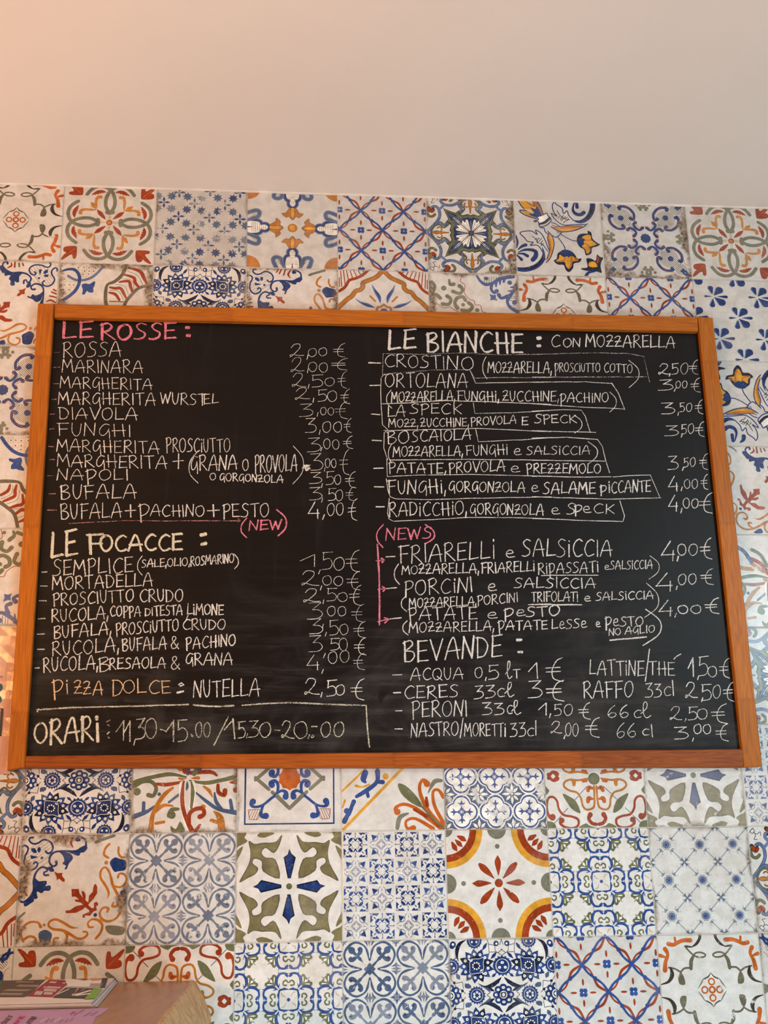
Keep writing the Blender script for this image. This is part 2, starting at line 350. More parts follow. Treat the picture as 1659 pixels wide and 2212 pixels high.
DES['T'] = '''unit;sym R4
s L 52 430,1010 395,940 368,880 315,868 290,905 330,1010;s C 26 430,1010 395,940 368,880 315,868 290,905 330,1010
s L 52 570,1010 605,940 632,880 685,868 710,905 670,1010;s C 26 570,1010 605,940 632,880 685,868 710,905 670,1010
s L 46 445,1010 415,900 435,850 458,840 455,790 500,752 545,790 542,840 565,850 585,900 555,1010;s B 26 445,1010 415,900 435,850 458,840 455,790 500,752 545,790 542,840 565,850 585,900 555,1010
p W 438,1000 428,910 445,865 470,850 470,800 500,772 530,800 530,850 555,865 572,910 562,1000
l E 4 478,800 522,800;l E 4 474,820 526,820;l E 4 472,840 528,840;l E 4 450,865 550,865;l E 4 440,885 560,885;l E 4 435,905 565,905;l E 4 435,925 565,925;l E 4 440,945 560,945
s B 12 500,935,4 500,1000,20;l E 5 330,910 380,960;l E 5 345,900 395,950;l E 5 620,950 670,900;l E 5 610,930 650,890
s K 5 476,835 474,850 462,862;s K 5 524,835 526,850 538,862
p O 500,600 540,640 575,632 620,680 575,690 535,748 465,748 425,690 380,680 425,632 460,640
p Y 500,615 520,665 518,746 482,746 480,665;c K 4 500,600 540,640 575,632 620,680 575,690 535,748 465,748 425,690 380,680 425,632 460,640
s K 4 500,612 478,665 482,746;s K 4 500,612 522,665 518,746
d O 0,1000 150
sym N;d O 500,500 54;d Y 497,497 34'''
DES['X'] = '''unit;sym R4
h E 6 752,752 112 -45 17;h E 6 640,640 50 -45 15;h E 6 880,880 70 -45 17
sym D4
s B 34 753,656,44 738,622,34 812,615,30 875,662,34 904,725,34 892,785,36 872,775,44
s B 30 524,634,40 565,604,28 608,632,32 626,672,30 604,700,44
s B 28 885,905,30 930,905,26 960,950,26 1000,960,20
s A 5 500,650 540,650 562,632 580,650 600,700 622,740 640,770 645,830 690,885 740,915 800,930 830,965
d g 532,868 18;s g 32 452,892,38 508,905,30 520,950,36 475,985,40;d g 425,930 18
sym N;* B 500,500 62 10 55;d B 500,500 50
sym R4;d B 770,752 34'''
DES['M'] = '''unit;sym D4
s K 34 0,498 100,385 148,300 145,215 108,170 70,180;s L 24 0,498 100,385 148,300 145,215 108,170 70,180
s K 30 95,400 150,372 200,402 262,345;s L 20 95,400 150,372 200,402 262,345
s K 22 45,500 80,430 140,400 195,435 265,372;s G 13 45,500 80,430 140,400 195,435 265,372
s K 34 140,210,20 210,140,20;s L 30 142,212 212,142
s K 46 25,190 55,230,50 85,195,20;s R 40 30,200,26 60,235,44 88,215,26;s K 32 5,230 25,290 65,300 95,275;s G 24 5,230 25,290 65,300 95,275
s K 6 18,60 45,25 70,40 60,62 92,75 125,55 128,90
q K 500,500 500,272 530,256 590,275 624,254 628,212 672,246 815,190
q G 500,500 500,282 530,266 590,286 632,264 637,230 675,255 800,200
q K 500,500 500,312 532,298 600,315 648,298 662,275 770,225
q B 500,500 500,318 532,304 602,322 652,304 666,282 762,235
s C 30 560,340,10 620,330,40 690,300,30;s C 20 690,290,10 740,262,20
q K 500,500 512,400 525,325 550,312 566,350 590,322 604,365 632,330 655,338 690,292 712,288
q W 500,495 519,400 532,335 550,325 566,368 592,338 604,385 636,345 658,350 690,305 704,300
l K 4 510,480 552,352;l K 4 520,470 598,370;l K 4 560,438 632,362
sym R4
l K 9 520,480 674,326;s K 30 500,445,6 500,385,34 500,330,6;s L 22 500,445,4 500,385,24 500,335,4;l R 10 515,485 548,452
s K 40 50,500,8 100,500,46 150,500,34 245,500,12;s K 14 150,492 170,455 140,432 118,446;s K 14 150,508 170,545 140,568 118,554
s O 30 56,500,4 100,500,36 150,500,24 240,500,6;s O 9 150,490 168,458 142,437 122,448;s O 9 150,510 168,542 142,563 122,552
sym N;d K 500,500 34;d C 500,500 22'''
DES['B'] = '''quad 5 -85 1555 -50 1648 1385 75 1350
p Y 90,0 230,20 350,80 420,130 500,290 430,320 330,190 200,150 140,90;p O 360,-10 420,10 490,110 535,240 510,300 440,180 390,90;p O 230,20 350,70 400,120 330,110;p Y 125,185 200,178 300,210 400,300 430,325 330,300 200,245
s B 20 85,0 150,105 200,155;s B 20 430,338 330,312 200,262 125,205 145,180 240,190;s B 20 370,-20 450,40 500,130 540,250;s B 14 350,20 390,110
p B 310,130 400,160 425,110 475,175 525,300 470,315 350,292 290,240 380,235
p W 430,320 540,280 600,235 620,270 640,320 580,400 460,430
s B 20 540,262 600,232 622,270 655,320;s B 20 430,312 455,350 380,375 395,392 450,385 465,440;s N 46 470,432,40 560,405 640,340 655,310,34;s B 18 480,488 600,452 680,375 672,325;s B 20 462,440 490,495 550,500
s B 18 558,515 575,570 620,612;s B 18 690,402 760,425 830,470;s B 20 705,640 760,672 830,630 868,580;l N 10 785,555 805,600;l N 10 810,545 830,600;l N 10 835,545 850,590
p O 690,490 800,470 1000,465 1250,470 1100,540 900,562 780,530;s Y 22 790,515,8 900,535,34 1060,525,30 1180,490,8;s B 18 680,478 760,532 880,572 1080,550 1250,485 1330,420;s B 12 700,450 800,475 1000,462 1240,460
s B 18 1290,432 1100,436 900,445 760,350 690,252 700,238 790,290 730,210 705,100 742,25 780,70 880,140 905,240 970,185 1000,270 1080,355
s N 12 790,185 850,280 930,335 1010,350;l N 12 808,322 835,292;l N 12 848,345 878,302;l N 12 880,300 905,275;l N 12 860,370 900,325;l N 12 910,330 940,292;l N 12 900,410 945,365;l N 12 960,375 1000,330;l N 12 930,335 975,305
s B 84 1420,-20,84 1430,100,96 1400,220,90 1320,330,80 1200,385,60 1080,360,14;s N 40 1430,60,40 1410,200,50 1330,310,40 1220,370,30
s B 56 1270,215,70 1210,255,66 1120,235,60 1075,170,44 1085,90,30 1110,20,16;s B 54 1150,120,60 1140,20,50;s B 60 950,95,76 960,40,60 1010,0,30
s B 18 640,900 560,700 490,590 400,545 430,622 330,562 200,568 122,600 200,680 260,750 362,768 305,820 440,822 530,950 572,1080;s B 14 620,930 540,820 500,800
s N 12 345,658 400,700 450,770 520,800;l N 12 430,690 395,720;l N 12 465,685 425,740;l N 12 510,690 465,745;l N 12 440,780 420,755;l N 12 530,735 490,790;l N 12 500,830 545,785
p Y 640,590 700,660 722,780 700,950 620,1090 590,1105 650,950 625,750;s O 30 640,620,14 640,720,44 672,860,34 650,980,20 610,1070,8;s B 18 620,565 690,640 730,760 715,900 660,1050 590,1135;s B 14 640,600 615,700 652,880 600,1070
s B 76 50,1250,70 220,1262,84 400,1205,84 520,1090,76 545,960,40 520,860,10;s N 34 150,1255,30 330,1230,40 470,1140,40 535,1010,20
s B 56 90,950,16 200,905,40 330,905,56 405,940,66 400,1020,80 350,1085,76;s B 50 90,900,20 160,840,50 225,815,60;s B 50 90,975,24 180,975,40 255,1015,60;s B 44 70,1000,24 150,1080,56;s B 40 50,640,20 80,760,40 60,860,30
s B 16 862,620 960,680 1060,725 1140,738;s B 18 800,670 880,780 920,850 930,910
p N 930,898 1030,918 1100,980 1150,1058 1220,1052 1190,1120 1085,1145 1070,1225 1000,1305 935,1260 900,1175 800,1168 722,1100 778,1060 800,960
p Y 830,985 900,1030 930,1020 1010,1022 1060,1020 1110,1080 1160,1100 1065,1110 1040,1190 992,1245 940,1190 918,1120 830,1120 770,1092 815,1060;s O 22 930,1030 905,1090 780,1112;s O 28 1035,1020 1045,1120 1000,1225;s O 20 1060,1020 1160,1085
p B 835,975 870,908 940,898 1040,930 1095,992 1015,1000 990,1045 960,1000 915,1035 890,1000
p N 1138,735 1170,630 1260,598 1335,600 1335,550 1400,580 1422,690 1500,762 1558,797 1500,835 1412,862 1400,955 1320,998 1290,970 1270,890 1190,842
p Y 1240,660 1340,620 1390,640 1402,715 1490,792 1400,832 1368,842 1380,905 1345,962 1312,962 1292,890 1230,832 1262,790 1250,740;s O 22 1262,722 1400,718;s O 26 1275,778 1350,820 1372,905;p B 1150,722 1200,682 1282,700 1262,760 1272,790 1225,825 1170,790
p N 1308,1060 1400,1058 1475,1095 1500,980 1550,1022 1612,1040 1575,1120 1562,1200 1582,1312 1500,1292 1400,1292 1240,1260 1218,1232 1330,1210;p Y 1360,1125 1440,1112 1485,1145 1500,1205 1400,1212 1350,1190;p R 1502,1010 1538,1060 1520,1140 1492,1120;s B 50 1300,1375,60 1345,1310,44 1450,1290,30'''
DES['G'] = '''quad 6 13 938 41 916 884 -45 860
l T 4 195,40 195,190;l T 4 225,40 225,195;l T 4 270,45 270,190;l T 4 315,45 315,165;l T 4 355,45 355,140;l T 4 175,50 420,55;l T 4 180,88 400,92;l T 4 205,122 375,125;l T 4 215,155 330,158
l T 4 0,160 100,165;l T 4 0,205 170,208;l T 4 0,260 160,262;l T 4 0,305 130,307;l T 4 0,350 70,352;l T 4 25,150 15,390;l T 4 70,180 60,355;l T 4 115,200 110,320;l T 4 155,210 150,280
d K 190,68 6;d K 245,66 6;d K 297,70 6;d K 357,70 6;d K 252,102 6;d K 297,104 6;d K 340,104 6;d K 236,138 6;d K 290,134 6;d K 50,180 6;d K 15,182 6;d K 50,240 6;d K 100,238 6;d K 142,240 6;d K 42,285 6;d K 97,287 6;d K 42,325 6
s L 26 450,30 385,115 310,172 220,195 150,185 90,150;s b 32 20,105,16 80,85,24 150,88,32 195,140 200,210 165,290 95,355 10,405
p b 222,240 260,225 300,232 335,210 358,208 350,250 338,275 340,312 300,315 275,300 255,332 228,334 235,290
s E 34 665,40 625,140 550,208 478,240,26 462,330 465,420 500,520 480,600;s E 32 930,240 800,270 730,330 660,420 640,520
s R 30 505,265,20 560,275 610,275 640,320 665,370,20;s R 30 500,318,20 560,335 600,392,24;s R 30 600,212,20 690,205 710,260 730,310,24;s R 32 650,140,20 740,170 755,220 790,260,24;s R 36 690,70,20 800,105 840,170 870,230,20
s E 4 555,235 650,255 690,340;s E 4 500,295 590,305 640,390;s E 4 620,180 720,195 745,285;s E 4 680,105 780,150 830,240;l E 10 500,405 640,410
sym N;s b 30 -20,640 90,600 200,640 330,760 420,870;s R 30 560,640 640,700 760,700 870,780;s R 30 600,560 700,620 800,600 900,660;s E 30 470,700 560,760 700,780 800,880'''
DES['A'] = '''unit;sym MXY
l R 10 15,210 15,100;l R 11 40,205 30,20;l R 11 80,190 60,10;l R 11 120,150 95,10;l R 11 165,115 135,10;l R 11 210,90 175,10;l R 11 255,70 225,8;l R 11 300,40 275,8
s R 34 -10,275 55,232 90,190 125,128 200,100 270,60 340,-10
s K 52 -10,478 22,440 100,360 150,320 192,258 240,242 272,205 275,155 330,125 420,80 500,-6;s O 42 -10,478 22,440 100,360 150,320 192,258 240,242 272,205 275,155 330,125 420,80 500,-6
s L 40 462,398,4 448,320,44 402,240,30 372,170,4;s b 28 462,398,4 450,320,26 405,240,14
s L 36 402,452,4 330,425,42 250,395,24 190,352,4;s b 24 402,452,4 335,432,24 260,400,10
s O 22 405,372 352,315;s K 26 420,500 430,450 465,440 500,412;s O 18 420,500 430,450 465,440 500,412
sym N;d b 500,500 44'''
DES['V'] = '''quad 28 8 945 15 965 890 28 880
s G 34 60,110 90,155 70,215;d G 182,175 28;s G 32 240,85,20 248,135,34 285,130,40;s G 34 345,150,44 375,185,34 345,228,34 275,208,40;s G 34 60,250,24 100,242,34 142,280,40;d G 72,328 17
s G 34 215,258,42 252,295,34 225,345,34 165,342,44;s G 38 400,298,40 375,265,38 320,275,38 290,330,34 315,382,44;d G 375,347 20;s G 34 432,325,40 470,365,34 430,410,40 362,405,40;d G 518,402 22
s G 34 500,560 540,600 510,650;d G 420,520 26;s G 34 330,560 290,600 330,650 390,640;d G 200,480 26;s G 34 120,560 180,600 150,670 80,650;s G 34 560,760 620,790 600,850;s G 34 380,760 420,820 350,850;s G 34 60,760 110,800 90,860
s R 7 372,40 355,100 400,140 392,220 440,285 490,305 498,347 552,350 570,415 610,430 620,500 680,530 700,600 780,640 800,720 860,740 880,820 960,850
s R 7 40,357 112,342 150,372 200,382 240,370 280,402 330,420
l E 6 600,50 600,100;l E 6 625,50 625,120;l E 6 650,50 650,125;l E 6 675,50 675,118;l E 6 700,45 700,105;l E 6 725,45 722,98;l E 6 750,40 748,80;l E 6 880,250 940,250;l E 6 870,270 940,270;l E 6 860,295 940,295;l E 6 850,350 940,350;l E 6 870,370 945,370
s b 32 525,40,20 565,100,30 620,130,36 690,110,30 750,72,40 830,50,40 900,40,40;s b 28 685,112,30 668,170,30 695,215,30 725,195,44;q b 648,228 680,240 715,236 714,262 730,300 690,290 655,295 662,262
s b 30 745,235,40 770,272,30 835,250,40;s b 34 935,140,60 900,195,34 850,260,40 832,310,30 862,370,34 950,420,44;d b 905,318 24;d b 862,105 24;d b 622,65 20;s b 30 720,150,14 718,100,40;s b 30 762,130,10 760,80,34;s b 30 800,100,20 810,60,34;s b 28 840,195,10 915,190,34;s b 28 870,155,14 925,150,34'''
DES['F'] = '''quad 8 12 885 0 945 985 50 1000
sym MXY
s D 26 378,-5,30 380,40,26 350,90,24 315,115,10;s D 18 312,118,10 262,113,18 245,108,4;s E 15 250,112 285,155 320,190;s E 15 318,192 345,170 390,168 425,188 405,208 360,208 325,192;s E 28 325,190,20 300,240,34 296,308,30
s E 17 300,302 240,305 207,338;s E 16 205,338 160,310 105,298;s D 36 120,298,14 132,360,38 100,420,24 35,445,8;p E 205,340 232,380 243,440 222,452 192,440 183,390
s A 32 108,90,38 150,98,34 190,78,34 240,60,34 298,60,40;s A 22 170,78 165,38;s A 34 78,135,40 100,185,30 78,250,34 72,320,44;s A 24 35,192,34 75,205,20
s g 10 465,345,4 440,380,12 400,400,8 378,440,12 350,483,4
s D 9 465,345,2 445,378,8 410,402,6
unit;sym R4;o A 500,428 28 15;sym N;o A 500,500 26 18'''
DES['Q'] = '''quad 39 -346 951 -366 936 576 2 592
s C 32 575,225,14 680,310 780,372 960,405,44;s C 32 740,225,16 752,300 800,370;s C 34 880,290,30 895,380;s C 34 215,345,14 150,395 40,440,44;s C 32 120,320,30 118,400;s C 28 432,240,22 340,312,22;d C 255,242 16;p C 490,150 502,125 512,180 488,208
s C 34 500,-40 510,20 495,85,20
s O 38 372,185,24 300,245 240,335 195,440 180,600,56;s O 32 215,400 290,342 375,345,14;s O 26 225,500 295,487;s O 32 645,170,18 690,205 722,262,10;s O 66 735,390,14 790,450,60 805,590,66;s O 32 775,490 712,470;p O 615,345 640,328 668,350 640,362
s W 46 -20,160 200,88 350,62 500,95;s G 36 -20,165 60,130 200,90 350,65 490,88,14;s W 44 530,120 660,140 800,112 980,70;s G 36 520,118,14 660,138 800,112 980,70,50
s G 34 40,170,44 110,133 185,132 228,185 205,255 160,250,40;d G 62,222 34;s W 46 545,140 552,220 535,360;s G 34 535,130,14 548,220 535,360,24
s R 34 235,152,26 330,156 470,128,20;s W 48 455,150 452,260 475,420 540,600;s R 36 465,140,20 455,260 465,370 500,480 555,590,50;s R 36 515,500 520,415 570,372 635,368 648,415 610,440,44;s R 34 560,580 612,515,26
s R 36 770,155,28 775,220 825,245 832,205,44;p R 865,132 945,106 945,148;d R 928,198 26;d G 365,425 34;s G 40 340,430 365,380 420,372,26;p G 355,520 400,550 440,480 480,580 370,580
p O 418,92 480,98 500,102 440,116;p O 530,100 600,78 608,110
s R 40 480,40 420,-60 300,-120;s R 36 530,50 700,40 760,70,20;s G 40 560,60 640,-60 800,-120;s O 36 440,20 330,-60;s C 36 600,20 720,-80 820,-60;s G 36 350,-200 430,-150 480,-40;s R 36 650,-220 560,-150 520,0;s O 40 100,-100 200,-20 330,0;s C 40 100,-250 250,-200 330,-80'''
DES['D'] = '''unit
l B 20 75,75 75,925 925,925 925,75 75,65
sym MXY
s g 34 500,782 335,628;s g 34 300,600 172,490
s b 40 330,560,60 322,540,50 360,522,34 388,560,30 378,640,26 322,688,26 243,749,24 170,765,26 140,745,44 150,715,60;s b 26 380,640,20 425,615,26 464,632,40 462,672,60
s b 30 250,745,26 232,800,26 232,845,40 275,850,60
l R 6 105,792 215,786 208,868 190,885 120,882 105,792;l R 5 115,870 150,795;l R 5 135,880 175,792;l R 5 160,882 198,790;l R 5 185,880 212,815;l R 5 108,835 125,795
sym N;l g 34 500,782 620,660;l g 34 500,782 380,660;* A 500,500 112 10 98;d A 500,500 96'''
DES['E'] = '''quad 822 -270 1566 -276 1590 515 825 525
l Y 22 835,515 1250,72 1590,-300;l Y 15 825,225 985,68 1200,-170
s b 34 1090,70,40 1085,150,30 1010,215,34 935,262,26;s b 30 1000,80,44 985,130,44 1000,152,20;s b 26 1090,150 1128,152,34;s b 26 1010,215 1020,260;s Y 13 930,180,20 975,190 1030,170;d Y 1150,108 24
s b 32 915,300,34 885,370,26 845,450,40;s Y 14 850,290 832,345;d b 862,372 22;s b 22 900,350 880,400;s b 34 1180,-40 1250,-80 1300,-170;s Y 14 1120,0 1200,-60 1260,-100
p G 1240,165 1295,178 1370,250 1425,345 1340,310 1265,240
s A 34 1235,378,50 1225,345,26 1285,320,24 1370,350,26 1460,420,36 1580,510,46;s A 34 1455,165,50 1425,135,26 1400,180,24 1412,260,28 1470,380,34 1570,500,40;s A 28 1575,265,30 1540,212,22 1500,225,22 1510,330,26 1580,470,30;s A 24 1355,500,40 1310,505,22 1300,450,20 1370,430,22 1500,505,30;s R 26 1360,360,20 1450,410,30;s R 26 1450,270,20 1455,330,30;s R 20 1460,400,10 1540,480,30
s g 30 1560,140,24 1510,148,34 1465,230,10;s g 30 1315,390,14 1255,420,34 1235,500,30;s G 16 1420,340 1500,430 1590,512'''
DES['I'] = '''quad -8 -369 835 -377 905 545 38 546
sym MXY
s O 18 385,104 300,118 235,112 188,132 180,172 225,208 290,228 325,280 340,345 372,380 425,368 441,320 436,170;s O 26 232,112,14 262,125,36 265,158,30;s A 30 420,190,24 395,182,34 385,208,34;s A 26 425,285,18 392,280,40 385,308,34;s A 28 345,125,30 370,120,30
p G 168,238 240,270 285,310 322,410 260,385 215,330
s R 20 80,445,60 48,425,26 34,350,20 48,275,20 90,268,20 122,305,20 135,370,20 175,425,20 250,442,20 300,468,22 300,520,20 255,545,22 190,535,20 152,505,26 160,475,52
s R 28 405,425,44 392,462,30 420,502,30 455,512,30;s R 28 118,62,44 85,45,28 55,75,28 48,100,28
l C 6 375,175 318,238;l C 6 302,260 275,290;l C 6 212,368 175,408;l C 6 155,435 100,498
p G 25,485 90,492 112,545 25,560;p G 305,545 365,503 400,525 465,545;p G 5,130 28,175 55,212 20,245
sym N;d K 435,105 51;d G 435,105 47'''
DES['J'] = '''quad 47 535 825 525 828 1358 25 1380
sym MXY
p E 385,552 345,600 300,612 240,612 180,622 135,600 148,690 132,780 62,912 130,880 185,850 205,805 165,770 178,735 232,755 240,830 365,885 335,740 262,725 232,690 262,652 322,692 365,630
p V 30,520 118,535 105,575 128,600 95,625 60,640 30,660;p V 30,700 90,640 78,690 30,770;p V 240,530 330,540 250,575 200,560
p V 375,560 340,604 290,618 180,628 142,608 154,690 138,780 80,900 130,872 178,845 192,805 155,770 176,725 240,750 248,822 352,872 325,745 258,730 222,690 262,642 320,682 355,630
unit;sym N
p G 0,0 0,0 0,0
sym R4;q N 500,158 520,200 562,238 516,428 486,428 446,235 484,210;q B 500,175 514,205 545,242 512,420 498,420 462,240 488,215
sym N;d K 500,500 28;d G 500,500 24'''
DES['U'] = '''unit;sym R4
o Y 0,0 330 62;o R 0,0 268 66
s R 44 120,62,20 165,85,50 195,105,14;s R 44 96,96,12 130,130,48 158,158,10;s R 44 62,120,20 85,165,50 105,195,14;d g 0,0 70
d g 500,0 92;d g 500,160 23
s R 60 500,425,10 500,360,44 498,300,60 500,250,12;s R 60 545,455,10 605,395,54 645,352,62 672,325,34
sym N;d R 500,500 40'''
def des_S(t):
    t.quad(35, -65, 1655, -8, 1638, 1398, 5, 1372)
    for x, y in ((305,155),(590,165),(845,180),(1125,190),(1400,200),(55,150),(300,380),(580,395),(840,415),(1120,425),(1400,440),(50,370),(290,615),(570,640),(830,650),(1110,660),(1395,670),(1620,680),(560,890),(825,895),(1110,910),(1390,925),(10,870),(1610,930),(265,1115),(550,1135),(820,1145),(1100,1155),(1390,1170),(1610,1180),(265,1350),(545,1355),(815,1365),(1100,1370),(1385,1380),(290,880)):
        t.star(random.choice('BCCH'), x, y, 88, 8, 50, .1)
    for x, y in ((165,265),(715,290),(1255,315),(430,515),(980,540),(1520,565),(150,730),(705,755),(1250,780),(410,1010),(965,1030),(1510,1050),(690,1255),(1240,1280),(990,70),(1520,100),(440,90),(130,1190)):
        c = random.choice('BCC')
        for dx, dy in ((1, 0), (0, 1), (-1, 0), (0, -1)):
            t.stroke(c, 1, [(x + dx * 6, y + dy * 6, 6), (x + dx * 62, y + dy * 55, 44), (x + dx * 115, y + dy * 100, 2)], False, False, False)
def des_L(t):
    t.unit(1); N = {}
    for i in range(-1, 6):
        for j in range(-1, 6):
            x, y = .02 + .24 * i, .25 * j
            if (i + j) % 2: continue
            for sg in (1, -1):
                x2, y2 = x + .24, y + .25 * sg; mx, my = (x + x2) / 2, (y + y2) / 2; s1 = 1 if (i + (sg > 0)) % 2 else -1
                px, py = .72 * s1, -.69 * sg * s1
                t.stroke('R', .022, [(x, y, .016), (x * .75 + x2 * .25 - px * .016, y * .75 + y2 * .25 - py * .016, .016), (mx + px * .012, my + py * .012, .020), (x * .3 + x2 * .7 + px * .030, y * .3 + y2 * .7 + py * .030, .026), (x2, y2, .016)])
    for i in range(-1, 6):
        for j in range(-1, 6):
            x, y = .02 + .24 * i, .25 * j
            if (i + j) % 2:
                for k in range(4):
                    a = math.pi / 4 + k * math.pi / 2; t.disc('b', x + .024 * math.cos(a), y + .024 * math.sin(a), .021, 10)
                    a += math.pi / 4; ca, sa = math.cos(a), math.sin(a)
                    t.stroke('R', .018, [(x + .07 * ca, y + .07 * sa, .014), (x + .09 * ca, y + .09 * sa, .021), (x + .115 * ca, y + .115 * sa, .014)], False)
                t.disc('W', x, y, .007, 6)
                continue
            for sg in (1, -1):
                x2, y2 = x + .24, y + .25 * sg; mx, my = (x + x2) / 2, (y + y2) / 2; s1 = 1 if (i + (sg > 0)) % 2 else -1
                px, py = .72 * s1, -.69 * sg * s1
                t.stroke('b', .024, [(x, y, .030), (x * .75 + x2 * .25 + px * .014, y * .75 + y2 * .25 + py * .014, .020), (mx, my, .024), (x * .25 + x2 * .75 - px * .014, y * .25 + y2 * .75 - py * .014, .020), (x2, y2, .030)]); t.disc('b', mx, my, .019, 9)
def des_P(t):
    t.unit(1)
    for x, y in ((.22,.21),(.73,.21),(.48,.47),(-.03,.47),(.98,.47),(.25,.73),(.76,.73),(.5,.98),(-.02,.98),(.99,.98),(.48,-.05),(-.02,-.05),(.97,-.05)):
        for a, r0, r1, wd in ((-48, .02, .145, .085), (42, .02, .155, .088), (-105, .03, .13, .056), (100, .03, .135, .056), (0, .055, .175, .036), (180, .02, .10, .026)):
            a = math.radians(a + random.uniform(-5, 5)); ca, sa = math.cos(a), math.sin(a)
            for c, ox, k in (('L', -.010, 1.06), ('B', 0, 1.0)):
                t.stroke(c, .01, [(x + ox + ca * r0, y + sa * r0, .004), (x + ox + ca * (r0 * .5 + r1 * .5), y + sa * (r0 * .5 + r1 * .5), wd * .7 * k), (x + ox + ca * (r1 * .86 + r0 * .14 - wd * .2), y + sa * (r1 * .86 + r0 * .14 - wd * .2), wd * k)], True)
def des_H(t):
    t.unit(1)
    t.poly('C', [(0, 0), (1, 0), (1, 1), (0, 1)])
    def quatre(x, y, r, c):
        for dx, dy in ((1, 0), (0, 1), (-1, 0), (0, -1)): t.disc(c, x + dx * r * .46, y + dy * r * .46, r * .54, 16)
        t.poly(c, [(x - r * .5, y - r * .5), (x + r * .5, y - r * .5), (x + r * .5, y + r * .5), (x - r * .5, y + r * .5)])
    for i in range(3):
        for j in range(3):
            x, y = 1 / 6 + i / 3, 1 / 6 + j / 3
            for r, c in ((.172, 'W'), (.157, 'b'), (.140, 'W')): quatre(x, y, r, c)
            for dx, dy in ((1, 0), (0, 1), (-1, 0), (0, -1)):
                t.stroke('b', .02, [(x, y, .018), (x + dx * .055, y + dy * .055, .014), (x + dx * .08, y + dy * .08, .026), (x + dx * .112, y + dy * .112, .004)], False, False, False)
                t.stroke('b', .01, [(x + dx * .085 - dy * .03, y + dy * .085 + dx * .03, .008), (x + dx * .07, y + dy * .07, .016), (x + dx * .085 + dy * .03, y + dy * .085 - dx * .03, .008)], True)
            t.star('b', x, y, .042, 8, .026, .4); t.disc('W', x, y, .019, 10); t.ring('b', x, y, .012, .006)
    for i in range(4):
        for j in range(4):
            x, y = i / 3, j / 3
            for k in range(8):
                a = k * math.pi / 4; r = .072 if k % 2 == 0 else .062
                t.stroke('W', .01, [(x + .022 * math.cos(a), y + .022 * math.sin(a), .008), (x + r * .8 * math.cos(a), y + r * .8 * math.sin(a), .028), (x + r * 1.35 * math.cos(a), y + r * 1.35 * math.sin(a), .004)], True, False, False)
            t.star('W', x, y, .02, 4, .008)
def spiral(x, y, r, a0, turns, w0, w1, sg=1, n=9):
    return [(x + r * (1 - .75 * k / n) * math.cos(a0 + sg * turns * 6.283 * k / n), y + r * (1 - .75 * k / n) * math.sin(a0 + sg * turns * 6.283 * k / n), w0 + (w1 - w0) * k / n) for k in range(n + 1)]
def des_O(t):
    t.unit(1)
    for i in range(4):
        for j in range(4):
            x, y = .13 + .247 * i, .13 + .247 * j; h = .112; t.cx, t.cy = x, y; t.sym = SYM['D4']
            P = lambda *q: [(x + a[0] * h, y + a[1] * h) + ((a[2] * h,) if len(a) > 2 else ()) for a in q]
            c = random.choice('bB')
            if (i + j) % 2 == 0:
                t.stroke(c, .035 * h, P((.98, 0), (.98, .98)) and P((1, .3), (1, 1)), False)
                t.poly(c, P((1, .28), (1, .72), (.9, .9), (.86, .75), (.9, .6), (.78, .52), (.84, .42)))
                t.poly(c, P((.36, .3), (.56, .22), (.6, .36), (.5, .5), (.4, .44)), True)
                t.stroke(c, .05 * h, P((.34, 0, .1), (.5, .1, .1), (.6, .2, .04)), True)
                t.stroke(c, .04 * h, P((.6, 0, .05), (.9, 0, .04)), False); t.stroke(c, .04 * h, P((.12, .3), (.26, .26), (.3, .12)), False)
                t.sym = SYM['R4']; t.ring(c, x + .96 * h, y, .05 * h, .04 * h, n=6); t.stroke(c, .05 * h, P((.55, .55, .05), (.68, .68, .09)), False)
            else:
                t.stroke(c, .035 * h, P((.96, .12), (.78, .28), (.5, .3), (.3, .46)), True)
                t.stroke(c, .05 * h, P((.46, .62, .13), (.6, .56, .1), (.72, .5, .08), (.72, .38, .05), (.6, .34, .05)), True)
                t.stroke(c, .03 * h, P((.45, 0), (.0, .45)), False); t.stroke(c, .03 * h, P((.3, 0, .05), (.22, .16, .03), (.12, .12, .05)), False)
                t.stroke(c, .03 * h, P((.62, 0, .04), (.82, 0, .03)), False)
                t.sym = SYM['R4']; t.poly(c, P((.84, .84), (.78, .56), (.6, .5), (.5, .6), (.56, .78)))
    t.cx = t.cy = .5; t.sym = SYM['N']
